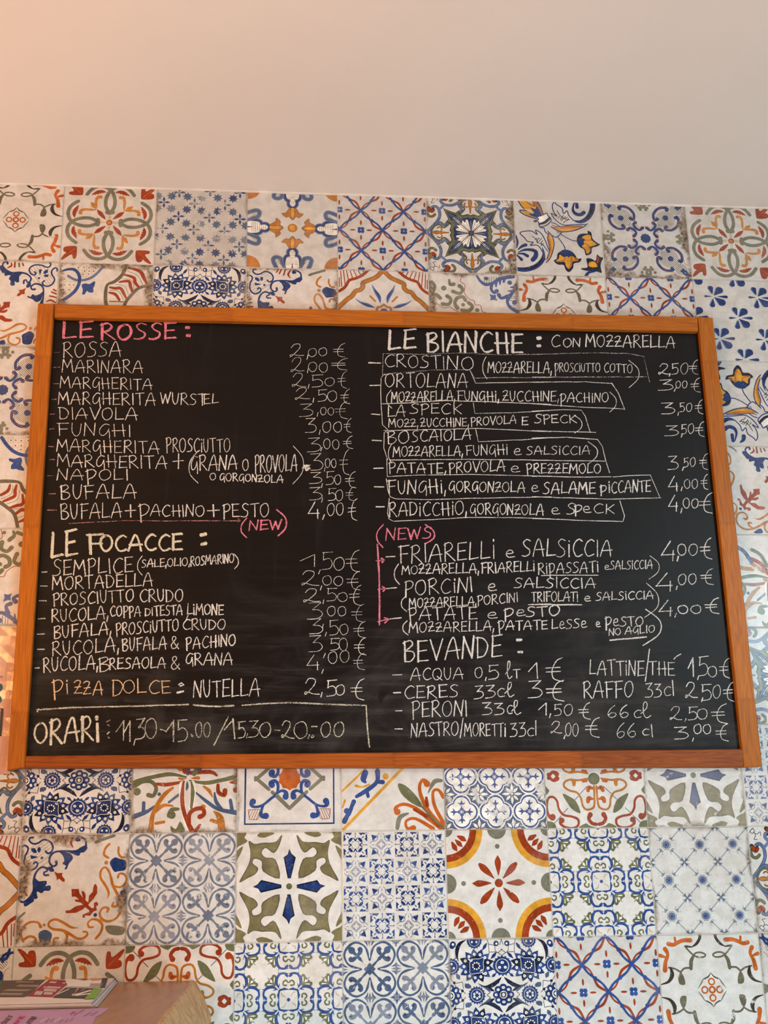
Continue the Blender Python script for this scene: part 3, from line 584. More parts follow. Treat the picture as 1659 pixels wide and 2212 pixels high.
def des_C(t):
    t.unit(1)
    for i in (0, 1):
        for j in (0, 1):
            x, y = .252 + .496 * i, .25 + .5 * j; t.cx, t.cy = x, y; t.sym = SYM['D4']
            c = 'C' if i == j else 'H'
            Q = lambda *q: [(x + a[0], y + a[1]) + tuple(a[2:]) for a in q]
            t.stroke('C', .018, Q((.085, .008, .006), (.15, .020, .022), (.205, .05, .016), (.236, .12, .020), (.215, .185, .020), (.172, .216, .016)), True)
            t.stroke(c, .02, Q((.205, .02, .004), (.235, .03, .016), (.25, .055, .004)), True)
            t.stroke(c, .03, Q((.115, .115, .02), (.152, .088, .040), (.178, .088, .044), (.176, .104, .02)), True)
            t.sym = SYM['R4']
            t.stroke(c, .02, Q((.02, .02, .026), (.07, .07, .016), (.10, .10, .03), (.13, .13, .026), (.15, .15, .03)), False)
            t.poly(c, Q((.145, .145), (.165, .135), (.192, .148), (.198, .198), (.148, .192), (.135, .165)), True)
            t.disc(c, x + .092, y + .092, .017, 8)
            t.stroke(c, .01, Q((.082, 0, .022), (.1, 0, .004)), False)
            t.cx, t.cy = x, y; t.sym = SYM['N']; t.star(c, x, y, .056, 4, .04, 0); t.star(c, x, y, .048, 4, .03, .785)
    for x, y in ((.5, .5), (0, .5), (1, .5), (.5, 0), (.5, 1), (0, 0), (1, 1), (0, 1), (1, 0)):
        t.sym = SYM['N']; t.star('C', x, y, .062, 4, .026, 0); t.star('H', x, y, .045, 4, .02, .785)
    for x, y in ((.25, .5), (.75, .5), (.25, 0), (.75, 0), (.25, 1), (.75, 1), (.5, .25), (.5, .75), (0, .25), (0, .75), (1, .25), (1, .75)):
        t.star('H', x, y, .05, 4, .016, 0)
    t.cx = t.cy = .5
def des_W(t):
    t.unit(1)
    for i in range(3):
        for j in range(3):
            x, y = i * .5, j * .5; t.cx, t.cy = x, y; t.sym = SYM['D4']
            Q = lambda *q: [(x + a[0], y + a[1]) + tuple(a[2:]) for a in q]
            t.stroke('b', .012, Q((0, -.088, .004), (.03, -.093, .018), (.065, -.088, .016), (.088, -.078, .014)), True)
            t.stroke('b', .01, Q((.05, -.09, .010), (.035, -.108, .003)), True); t.stroke('b', .01, Q((.088, -.06, .010), (.104, -.045, .002)), True)
            t.stroke('b', .02, Q((.10, -.088, .006), (.14, -.110, .022), (.185, -.108, .026), (.222, -.082, .020), (.230, -.045, .018), (.225, -.006, .008)), True)
            t.stroke('b', .012, Q((.185, -.108, .014), (.215, -.090, .012), (.242, -.094, .004)), True); t.stroke('b', .02, Q((.218, -.028, .02), (.206, -.012, .022)), True)
            t.stroke('b', .01, Q((.112, -.092, .012), (.142, -.082, .004)), True)
            t.stroke('G', .012, Q((.125, -.022, .016), (.128, -.048, .012), (.154, -.048, .015), (.168, -.026, .014), (.150, -.006, .012)), True)
            t.sym = SYM['R4']; t.stroke('T', .01, Q((.025, .022, .004), (.06, .042, .014), (.066, .066, .004)), True)
            t.sym = SYM['N']; t.disc('b', x, y, .016, 10)
            zx, zy = x + .25, y + .25
            t.cx, t.cy = zx, zy; t.sym = SYM['R4']
            Z = lambda *q: [(zx + a[0], zy + a[1]) + tuple(a[2:]) for a in q]
            t.stroke('G', .013, Z((.125, .125, .014), (.128, .062, .022), (.118, .042, .026), (.105, .05, .02), (.108, .10, .012), (.125, .125, .01)), True)
            t.stroke('G', .013, Z((.125, .125, .014), (.062, .128, .022), (.042, .118, .026), (.05, .105, .02), (.10, .108, .012)), True)
            t.poly('G', Z((.118, .118), (.108, .06), (.088, .052), (.078, .070), (.052, .052), (.070, .078), (.052, .088), (.06, .108)))
            t.poly('W', Z((.104, .104), (.094, .074), (.084, .088), (.072, .072), (.088, .084), (.074, .094)))
            t.stroke('W', .006, Z((.117, .09, .008), (.118, .058, .010)), False); t.stroke('W', .006, Z((.09, .117, .008), (.058, .118, .010)), False)
    t.cx = t.cy = .5; t.sym = SYM['N']
def des_Y(t):
    t.unit(1)
    for i in range(-1, 4):
        for j in range(-1, 4):
            x, y = 1 / 6 + i / 3, 1 / 6 + j / 3
            for k in range(8):
                a = k * math.pi / 4 + .39; t.ring('C', x + .034 * math.cos(a), y + .034 * math.sin(a), .013, .003, n=9)
                t.stroke('b', .01, [(x, y, .003), (x + .03 * math.cos(a), y + .03 * math.sin(a), .010)], False)
            t.disc('b', x, y, .012, 8)
            for k in range(4):
                a = math.pi / 4 + k * math.pi / 2; ca, sa = math.cos(a), math.sin(a); P = lambda r, s: (x + r * ca - s * sa, y + r * sa + s * ca)
                t.stroke('C', .0035, [P(.068, 0), P(.21, 0)], False)
                for s in (1, -1):
                    q = P(.078, .014 * s); t.stroke('C', .0035, [P(.09, 0)] + [(u, v) for u, v, _ in spiral(q[0], q[1], .013, a - s * .8, .9, 1, 1, -s, 7)], True)
                    d = P(.092, .032 * s); t.disc('C', d[0], d[1], .0035, 6)
            sx, sy = i / 3, j / 3
            for k in range(4):
                a = math.pi / 4 + k * math.pi / 2
                for s in (.42, -.42):
                    t.stroke('C', .01, [(sx, sy, .003), (sx + .026 * math.cos(a), sy + .026 * math.sin(a), .009), (sx + .05 * math.cos(a + s), sy + .05 * math.sin(a + s), .002)], True)
def des_N(t):
    t.quad(10, 15, 1612, 0, 1680, 1760, 75, 1790); t.sym = SYM['MXY']
    def dots(x, y, r, n, rr, off=0.0, core=True):
        for k in range(n):
            a = off + k * 6.2832 / n; t.disc('W', x + r * math.cos(a), y + r * math.sin(a), rr, 7)
            if core: t.disc('N', x + r * math.cos(a), y + r * math.sin(a), rr * .32, 5)
    def flower(x, y, r, n, w=None):
        t.star('b' if w else 'B', x, y, r * 1.42, n, r * 1.12); t.disc('N', x, y, r * 1.03, 18)
        for k in range(n):
            a = (k + .5) * 6.2832 / n; t.disc('B', x + r * 1.06 * math.cos(a), y + r * 1.06 * math.sin(a), r * .2, 7)
        t.disc('B', x, y, r * .95, 18); t.ring('W', x, y, r * .93, 5); dots(x, y, r * .45, 3, r * .19, -1.57)
    # dark curling leaves and stems
    for ln in ('N 1 455,705,4 560,765,30 670,745,64 760,680,50 812,625,14', 'N 1 270,30,8 180,90,52 140,190,60 140,290,34 165,370,4', 'N 1 640,800,60 700,830,20',
               'C 1 480,1060,4 560,1020,20 640,960,40', 'B 1 590,90,20 560,140,50 525,195,6', 'C 1 330,760,60 290,745,80 270,720,20', 'C 1 130,560,20 160,610,66 180,650,10', 'B 1 740,230,10 700,280,50 655,330,6', 'B 1 1000,590,4 690,590,50 730,560,10' if 0 else 'B 1 670,615,4 700,590,44 735,560,10'):
        f = ln.split(); t.stroke(f[0], 1, [tuple(float(v) for v in a.split(',')) for a in f[2:]])
    for k in range(7):
        u = k / 6; t.stroke('N', 1, [(520 + 260 * u, 745 - 70 * u * u + 10, 20), (500 + 260 * u, 790 - 60 * u * u, 2)], False, False, False); t.stroke('N', 1, [(170 - 30 * u, 100 + 200 * u, 20), (100 - 8 * u, 150 + 200 * u, 2)], False, False, False)
    for ln in ('40,620 100,700 225,690', '225,690 240,790', '100,700 135,790 190,800 225,825 270,870', '225,825 195,900', '600,30 620,110 630,250', '620,100 710,125 720,190 760,235 830,180', '760,235 820,275', '640,225 740,225', '600,890 650,850', '820,20 790,110'):
        t.stroke('N', 9, [tuple(float(v) for v in a.split(',')) for a in ln.split()])
    for x, y in ((100, 700), (225, 825)): t.disc('N', x, y, 22)
    # large leafy blossom
    x, y = 432, 440
    for k in range(13):
        a = k * 6.2832 / 13 + .2; ca, sa = math.cos(a), math.sin(a); c = 'BbNBC'[k % 5]
        t.stroke(c, 1, [(x + 90 * ca, y + 90 * sa, 100), (x + 165 * ca, y + 165 * sa, 122), (x + 215 * ca, y + 215 * sa, 84), (x + 275 * ca, y + 275 * sa, 4)], False, False, False)
    t.disc('N', x, y, 150, 18); dots(x, y, 185, 13, 24, .2)
    t.poly('B', [(340, 350), (400, 330), (470, 330), (545, 310), (540, 400), (545, 480), (520, 540), (440, 555), (345, 560), (335, 470)], True)
    t.stroke('W', 7, [(340, 350), (400, 330), (470, 330), (545, 310), (540, 400), (545, 480), (520, 540), (440, 555), (345, 560), (335, 470)], True, True)
    t.disc('N', x, y, 66, 14); dots(x, y, 52, 9, 13, 0, False); t.disc('N', x, y, 38, 12)
    for px, py, a in ((360, 360, .7), (510, 510, .7), (325, 340, -.8), (540, 560, -.8)): t.stroke('W', 1, [(px - 26 * math.cos(a), py + 26 * math.sin(a), 4), (px, py, 22), (px + 26 * math.cos(a), py - 26 * math.sin(a), 4)])
    flower(835, 440, 112, 16, 1); flower(445, 895, 100, 18, 1); flower(55, 450, 95, 16); flower(400, 45, 90, 16); t.disc('B', 75, 100, 48); t.disc('B', 60, 130, 40); t.disc('W', 75, 100, 20); t.disc('B', 735, 90, 42); t.disc('W', 740, 92, 17)
    # rosettes on the axes
    for x, y in ((850, 890), (50, 895)):
        for k in range(8):
            a = k * 6.2832 / 8; t.disc('B', x + 112 * math.cos(a), y + 118 * math.sin(a), 50, 10)
        t.disc('B', x, y, 118, 18); dots(x, y, 112, 8, 20); t.disc('W', x, y, 58, 14); t.ring('N', x, y, 34, 12)
        t.disc('W', x, y, 22, 8)
    t.sym = SYM['N']
def make_design(key, top=LO):
    random.seed(hash_id(key)); t = Tile(top)
    if key in DES: t.run(DES[key])
    else: globals()['des_' + key](t)
    # the biscuit: a thin slab with an eased rim, its face at z = 0
    a, b, tp = LO, HI, top; i = .005; D = .0075
    def ring(x0, x1, y0, y1, z): return [((x0 - .5) * TS, z, (.5 - y0) * TS), ((x1 - .5) * TS, z, (.5 - y0) * TS), ((x1 - .5) * TS, z, (.5 - y1) * TS), ((x0 - .5) * TS, z, (.5 - y1) * TS)]
    rs = [ring(a + i, b - i, tp + i, b - i, 0), ring(a + .0015, b - .0015, tp + .0015, b - .0015, .0004), ring(a, b, tp, b, .0014), ring(a, b, tp, b, D)]
    uvf = lambda p: (p[0] / TS + .5, p[2] / TS + .5)
    t.mb.face(rs[0][::-1], 0, [uvf(p) for p in rs[0][::-1]])
    for u, v in zip(rs, rs[1:]):
        for k in range(4):
            q = [u[k], u[(k + 1) % 4], v[(k + 1) % 4], v[k]]; t.mb.face(q, 0, [uvf(p) for p in q])
    return t.mb.mesh('wall_tile', [PAINT[k] for k in PK])
def hash_id(s): return sum(ord(c) * (i + 3) for i, c in enumerate(s))

# ---------------------------------------------------------------- room shell
def wall_paint(name, rgb, sc=30):
    t = NT(name); tc = t.n('TexCoord'); nz = t.noise(tc.outputs['Object'], sc, 8, .65); n2 = t.noise(tc.outputs['Object'], 2.2, 4)
    c = t.mix(t.ramp(n2, .3, .7), tuple(v * .96 for v in rgb) + (1,), rgb + (1,))
    return t.out(c, .65, bump=nz, bs=.25, bd=.0012, spec=.25)
M_ceil = wall_paint('white_emulsion', (.84, .80, .75)); M_grout = wall_paint('grout', (.60, .57, .52), 120); M_floor = wall_paint('floor_screed', (.42, .36, .31))
box('ceiling', (-3.2, -5.2, H0 - .0118), (3.6, .14, H0 + .12), M_ceil, kind='structure')
box('floor', (-3.2, -5.2, -.1), (3.6, .14, 0), M_floor, kind='structure')
wall = box('wall_back', (-3.2, .0012, 0), (3.6, .14, H0 - .012), M_grout, kind='structure')
M_caulk = plain('white_caulk', (.80, .76, .70), .45)
mb = MB(); random.seed(3); xs = [-.62 + .02 * i for i in range(116)]; prof = []
for x in xs: prof.append((.0022 + random.uniform(0, .0009), .0016 + random.uniform(0, .0008) + (.0014 if random.random() < .05 else 0)))
for i in range(len(xs) - 1):
    a, b = prof[i], prof[i + 1]
    A = [Wp(xs[i], .0118, -a[0] - .0016), Wp(xs[i], .0118 + a[1] * .6, -a[0]), Wp(xs[i], .0118 + a[1] + .0004, .0005)]
    B = [Wp(xs[i + 1], .0118, -b[0] - .0016), Wp(xs[i + 1], .0118 + b[1] * .6, -b[0]), Wp(xs[i + 1], .0118 + b[1] + .0004, .0005)]
    for k in (0, 1): mb.face([tuple(A[k]), tuple(A[k + 1]), tuple(B[k + 1]), tuple(B[k])])
link('trim_1', mb.mesh('trim_1', [M_caulk]), kind='structure')

# ---------------------------------------------------------------- the wall tiles
# (column, row): design, quarter turns clockwise, dirt, wear, strength of colour
GRID = {(-2,0):'C0 .1 .5 .9', (-1,0):'F0 .3 .35 1', (0,0):'R0 .02 0 1', (1,0):'S0 .35 .55 .95', (2,0):'T0 .05 .15 .95', (3,0):'L0 .02 0 1', (4,0):'M0 .75 .25 1', (5,0):'B0 .08 .2 1', (6,0):'X0 .8 .25 .95', (7,0):'R0 .02 0 .95', (8,0):'Y0 .3 .3 1', (9,0):'K0 .5 .3 1',
 (-2,1):'O0 .1 .3 1', (-1,1):'K1 .3 .2 1', (0,1):'G0 .75 .2 1', (1,1):'N0 .3 .1 1', (2,1):'K0 .6 .3 1', (3,1):'A0 .02 0 1', (4,1):'V0 .6 .15 .9', (5,1):'F0 .25 .4 1', (6,1):'L0 .08 .1 1', (7,1):'P0 .02 .3 1', (8,1):'E0 .1 .2 1', (9,1):'W0 .1 .2 1',
 (-2,2):'R0 0 0 1', (-1,2):'X0 .5 .1 .95', (7,2):'B2 .08 .2 1', (8,2):'H0 .2 .6 1', (9,2):'D0 .2 .2 1',
 (-2,3):'W0 0 0 1', (-1,3):'G1 .15 .2 1', (7,3):'K1 .2 .3 .95', (8,3):'L0 .1 .1 1', (9,3):'M0 .3 .2 1',
 (-2,4):'A0 0 0 1', (-1,4):'V1 .2 .1 .95', (7,4):'Q0 .05 .35 .95', (8,4):'S0 .3 .4 1', (9,4):'U0 .1 .2 1',
 (-2,5):'U0 0 0 1', (-1,5):'O0 .1 .2 1', (7,5):'M0 .15 .2 .9', (8,5):'C0 .2 .5 1', (9,5):'T0 .1 .2 1',
 (-2,6):'D0 0 0 1', (-1,6):'M0 .4 .2 1', (0,6):'N0 .5 .1 1', (1,6):'Q0 .45 .35 1', (2,6):'D0 .3 .15 1', (3,6):'E0 .12 .1 1', (4,6):'H0 .35 .62 .95', (5,6):'I0 .02 .1 .95', (6,6):'J0 .4 .35 .8', (7,6):'O0 .05 .3 .8', (8,6):'F0 .2 .3 1', (9,6):'R0 0 0 1',
 (-2,7):'T0 0 0 1', (-1,7):'A0 .02 0 1', (0,7):'K0 .85 .25 1', (1,7):'C0 .1 .5 .85', (2,7):'J0 .25 .15 1', (3,7):'O0 .08 .35 1', (4,7):'U0 .03 .3 1', (5,7):'W0 .06 .25 1', (6,7):'Y0 .35 .25 1', (7,7):'M0 .3 .1 1', (8,7):'B1 .1 .2 1', (9,7):'P0 0 .2 1',
 (-2,8):'H0 .2 .4 1', (-1,8):'X0 .3 .2 1', (0,8):'R0 .05 .05 1', (1,8):'I0 .02 .05 1', (2,8):'W0 .08 .3 1', (3,8):'C0 .15 .45 1', (4,8):'N0 .25 .1 1', (5,8):'L0 .03 .1 1', (6,8):'F0 .15 .45 1', (7,8):'X0 .3 .1 1', (8,8):'Q0 .1 .2 1', (9,8):'G0 .1 .2 1',
 (0,9):'T0 .1 .1 1', (1,9):'E0 .1 .1 1', (2,9):'V0 .1 .1 1', (3,9):'A0 .1 .1 1', (4,9):'U0 .1 .1 1', (5,9):'K0 .1 .1 1', (6,9):'R0 .1 .1 1', (7,9):'H0 .1 .1 1', (-1,9):'D0 .1 .1 1', (8,9):'T0 .1 .1 1', (-2,9):'L0 .1 .1 1'}
MESH = {}
BODY = {'S': .74, 'L': .84, 'R': .86, 'T': .84, 'X': .84, 'F': .90, 'Y': .90, 'M': .90, 'B': .84, 'P': .86, 'G': .92, 'V': .92, 'K': .94, 'A': .92, 'N': 1.0, 'W': 1.0, 'I': 1.0, 'U': .97, 'J': 1.0}
for (c, r), spec in GRID.items():
    k, dirt, wear, dens = spec.split(); top = .0685 if r == 0 else LO; key = (k[0], top)
    if key not in MESH: MESH[key] = make_design(k[0], top)
    o = link('tile', MESH[key], wall); rr = random.Random(c * 31 + r * 7)
    o.location = Wp((c + .5) * TS, (r + .5) * TS, rr.uniform(-.0004, .0004))
    o.rotation_euler = (rr.uniform(-.0025, .0025), math.pi / 2 * int(k[1]), rr.uniform(-.0025, .0025))
    o.color = (float(dirt), float(wear), float(dens), BODY.get(k[0], .95))   # fourth: how pale the body glaze of that design is
# ---------------------------------------------------------------- chalkboard
def wood(name, c0, c1, c2, rings=70.0, rough=.42):
    t = NT(name); uv = t.n('UVMap'); s = t.n('SeparateXYZ'); t.put(s.inputs[0], uv.outputs[0]); oi = t.n('ObjectInfo')
    # finger-jointed lengths: a zigzag border every 0.37 m
    zz = t.math('MULTIPLY', t.math('PINGPONG', t.math('MULTIPLY', s.outputs[1], 1.0), .0022), 3.6)
    seg = t.math('ADD', t.math('MULTIPLY', t.math('ADD', s.outputs[0], zz), 2.7), t.math('MULTIPLY', oi.outputs['Random'], 5.0))
    fl = t.math('FLOOR', seg); fr = t.math('FRACT', seg)
    wn = t.n('TexWhiteNoise', noise_dimensions='1D'); t.put(wn.inputs['W'], fl)
    cb = t.n('CombineXYZ'); t.put(cb.inputs[0], t.math('MULTIPLY', s.outputs[0], 1.6)); t.put(cb.inputs[1], t.math('MULTIPLY', s.outputs[1], 26.0)); t.put(cb.inputs[2], t.math('MULTIPLY', fl, 3.1))
    n1 = t.noise(cb.outputs[0], 1.4, 3, .5, .4); gr = t.math('FRACT', t.math('MULTIPLY', n1, rings * .22)); gr = t.math('ABSOLUTE', t.math('SUBTRACT', t.math('MULTIPLY', gr, 2.0), 1.0))
    cb2 = t.n('CombineXYZ'); t.put(cb2.inputs[0], t.math('MULTIPLY', s.outputs[0], 9.0)); t.put(cb2.inputs[1], t.math('MULTIPLY', s.outputs[1], 420.0)); t.put(cb2.inputs[2], fl)
    n2 = t.noise(cb2.outputs[0], 1.0, 5, .6)
    c = t.mix(t.math('MULTIPLY', gr, .75), c0, c1); c = t.mix(t.math('MULTIPLY', t.ramp(n2, .42, .7), .45), c, c2)
    c = t.mix(1.0, c, t.mix(wn.outputs[0], (.80, .78, .76, 1), (1.12, 1.10, 1.06, 1)), 'MULTIPLY')
    c = t.mix(t.math('MULTIPLY', t.ramp(fr, .008, .003), .5), c, c2)
    return t.out(c, rough, bump=n2, bs=.25, bd=.0006, spec=.3)
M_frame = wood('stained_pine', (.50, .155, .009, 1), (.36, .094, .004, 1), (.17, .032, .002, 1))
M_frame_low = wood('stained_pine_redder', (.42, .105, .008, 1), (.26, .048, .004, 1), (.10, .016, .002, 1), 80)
board = bpy.data.objects.new('chalkboard', None); COL.objects.link(board); board.location = Wp(.7, 1.2845, 0)
board['label'] = 'large framed blackboard with handwritten chalk price list hanging on the tiled wall'; board['category'] = 'blackboard'
def child(o, parent):
    o.parent = parent; o.matrix_parent_inverse = Matrix.Translation(-parent.location); return o
def plank(name, cs, z0, z1, mat, vertical, bev=.0014):
    # a length of timber with the four wall corners cs (TL, TR, BR, BL), from the wall out to z1
    mb = MB(); zs = [(z0, 0), (z1 + bev, 0), (z1, bev)]
    cx = sum(p[0] for p in cs) / 4; cy = sum(p[1] for p in cs) / 4; R_ = []
    for z, ins in zs:
        R_.append([tuple(Wp(x + (ins if x < cx else -ins), y + (ins if y < cy else -ins), z)) for x, y in cs])
    uvf = (lambda p: (p[2], p[0] - p[1])) if vertical else (lambda p: (p[0], p[2] - p[1]))
    for a, b in zip(R_, R_[1:]):
        for k in range(4):
            q = [a[k], a[(k + 1) % 4], b[(k + 1) % 4], b[k]][::-1]; mb.face(q, 0, [uvf(p) for p in q])
    q = R_[-1][::-1]; mb.face(q, 0, [uvf(p) for p in q])
    return child(link(name, mb.mesh(name, [mat])), board)
OL, OR_, IT, IB = on_wall, on_wall, None, None
ZF = -.022
f = lambda x, y: on_wall(x, y, ZF)
plank('frame_stile', [f(82, 655), f(117, 656), f(53, 1658), f(15, 1664)], -.0036, ZF, M_frame, True)
plank('frame_stile', [f(1508, 684), f(1540, 686), f(1647, 1655), f(1608, 1657)], -.0036, ZF, M_frame, True)
plank('frame_rail', [f(117.6, 656), f(1507.4, 684), f(1509, 715), f(117, 685)], -.0036, ZF + .0004, M_frame, False)
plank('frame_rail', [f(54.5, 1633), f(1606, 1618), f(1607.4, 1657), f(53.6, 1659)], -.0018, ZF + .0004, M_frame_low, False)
def board_mat():
    t = NT('blackboard_lacquer'); uv = t.n('UVMap'); g = t.mapping(uv.outputs[0], (1.0, 1.0, 1.0)); s = t.n('SeparateXYZ'); t.put(s.inputs[0], uv.outputs[0])
    low = t.ramp(s.outputs[1], .45, .05)                       # uv v: 0 at the foot, ~1 at the head (metres)
    st = t.noise(t.mapping(uv.outputs[0], (3, 34, 1)), 1.5, 8, .65, .6); bl = t.noise(uv.outputs[0], 5, 6, .6, 1.2); sp = t.noise(uv.outputs[0], 13, 3, .5)
    fine = t.noise(uv.outputs[0], 700, 2, .5)
    wipe = t.noise(t.mapping(uv.outputs[0], (14, 1.6, 1)), 1.6, 6, .6, .5)
    dust = t.math('MULTIPLY', t.math('ADD', t.math('MULTIPLY', t.ramp(bl, .42, .72), .55), t.math('MULTIPLY', t.ramp(st, .45, .75), .6)), t.math('ADD', t.math('MULTIPLY', low, .85), .06))
    dust = t.math('ADD', dust, t.math('MULTIPLY', t.ramp(wipe, .56, .8), .12))
    dust = t.math('MULTIPLY', dust, t.math('SUBTRACT', 1.0, t.math('MULTIPLY', t.ramp(sp, .66, .70), t.math('MULTIPLY', low, .9))))
    c = t.mix(t.math('MULTIPLY', dust, .17), (.0030, .0010, .0010, 1), (.32, .30, .28, 1))
    return t.out(c, t.math('ADD', .40, t.math('MULTIPLY', dust, .25)), bump=fine, bs=.35, bd=.0004, spec=.25)
ZP = -.008
a, b, c_, d = [on_wall(x, y, ZF) for x, y in ((117, 685), (1509, 715), (1607, 1618), (54.5, 1633))]
mb = MB(); x0, x1, y0, y1 = -.008, 1.408, .33, 1.262
F_ = [Wp(x0, y0, ZP), Wp(x0, y1, ZP), Wp(x1, y1, ZP), Wp(x1, y0, ZP)]; K_ = [Wp(x0, y0, -.003), Wp(x0, y1, -.003), Wp(x1, y1, -.003), Wp(x1, y0, -.003)]
uvp = lambda p: (p[0], p[2] - (H0 - y1))
mb.face([tuple(p) for p in F_], 0, [uvp(p) for p in F_]); mb.face([tuple(p) for p in K_[::-1]], 0, [uvp(p) for p in K_])
for k in range(4):
    q = [F_[k], K_[k], K_[(k + 1) % 4], F_[(k + 1) % 4]]; mb.face([tuple(p) for p in q], 0, [uvp(p) for p in q])
panel = child(link('writing_panel', mb.mesh('writing_panel', [board_mat()])), board)

# ---------------------------------------------------------------- chalk hand
def chalk_mat(name, rgb, dens):
    t = NT(name); uv = t.n('UVMap'); tc = t.n('TexCoord'); s = t.n('SeparateXYZ'); t.put(s.inputs[0], uv.outputs[0])
    edge = t.math('ABSOLUTE', t.math('SUBTRACT', t.math('MULTIPLY', s.outputs[0], 2.0), 1.0))
    g1 = t.noise(tc.outputs['Object'], 620, 3, .6); g2 = t.noise(tc.outputs['Object'], 60, 3, .6)
    m = t.math('SUBTRACT', t.math('ADD', t.math('ADD', g1, t.math('MULTIPLY', g2, .35)), dens), t.math('MULTIPLY', t.math('POWER', edge, 3.0), .24))
    a = t.math('MULTIPLY', t.ramp(m, .47, .70), .9)
    b = t.t.nodes.new('ShaderNodeBsdfDiffuse'); b.inputs[0].default_value = rgb + (1,)
    tr = t.t.nodes.new('ShaderNodeBsdfTransparent'); mx = t.t.nodes.new('ShaderNodeMixShader'); t.put(mx.inputs[0], a)
    t.t.links.new(tr.outputs[0], mx.inputs[1]); t.t.links.new(b.outputs[0], mx.inputs[2])
    o = t.t.nodes.new('ShaderNodeOutputMaterial'); t.t.links.new(mx.outputs[0], o.inputs[0]); return t.m
CH = {'w': chalk_mat('white_chalk', (.82, .80, .76), .02), 'p': chalk_mat('pink_chalk', (.86, .26, .36), .0), 'q': chalk_mat('dusty_pink_chalk', (.72, .34, .36), -.08), 'c': chalk_mat('cream_chalk', (.80, .76, .60), .02),
      'o': chalk_mat('peach_chalk', (.86, .60, .36), .02), 'g': chalk_mat('faint_chalk', (.62, .60, .58), -.10), 'y': chalk_mat('ivory_chalk', (.74, .72, .58), -.05)}
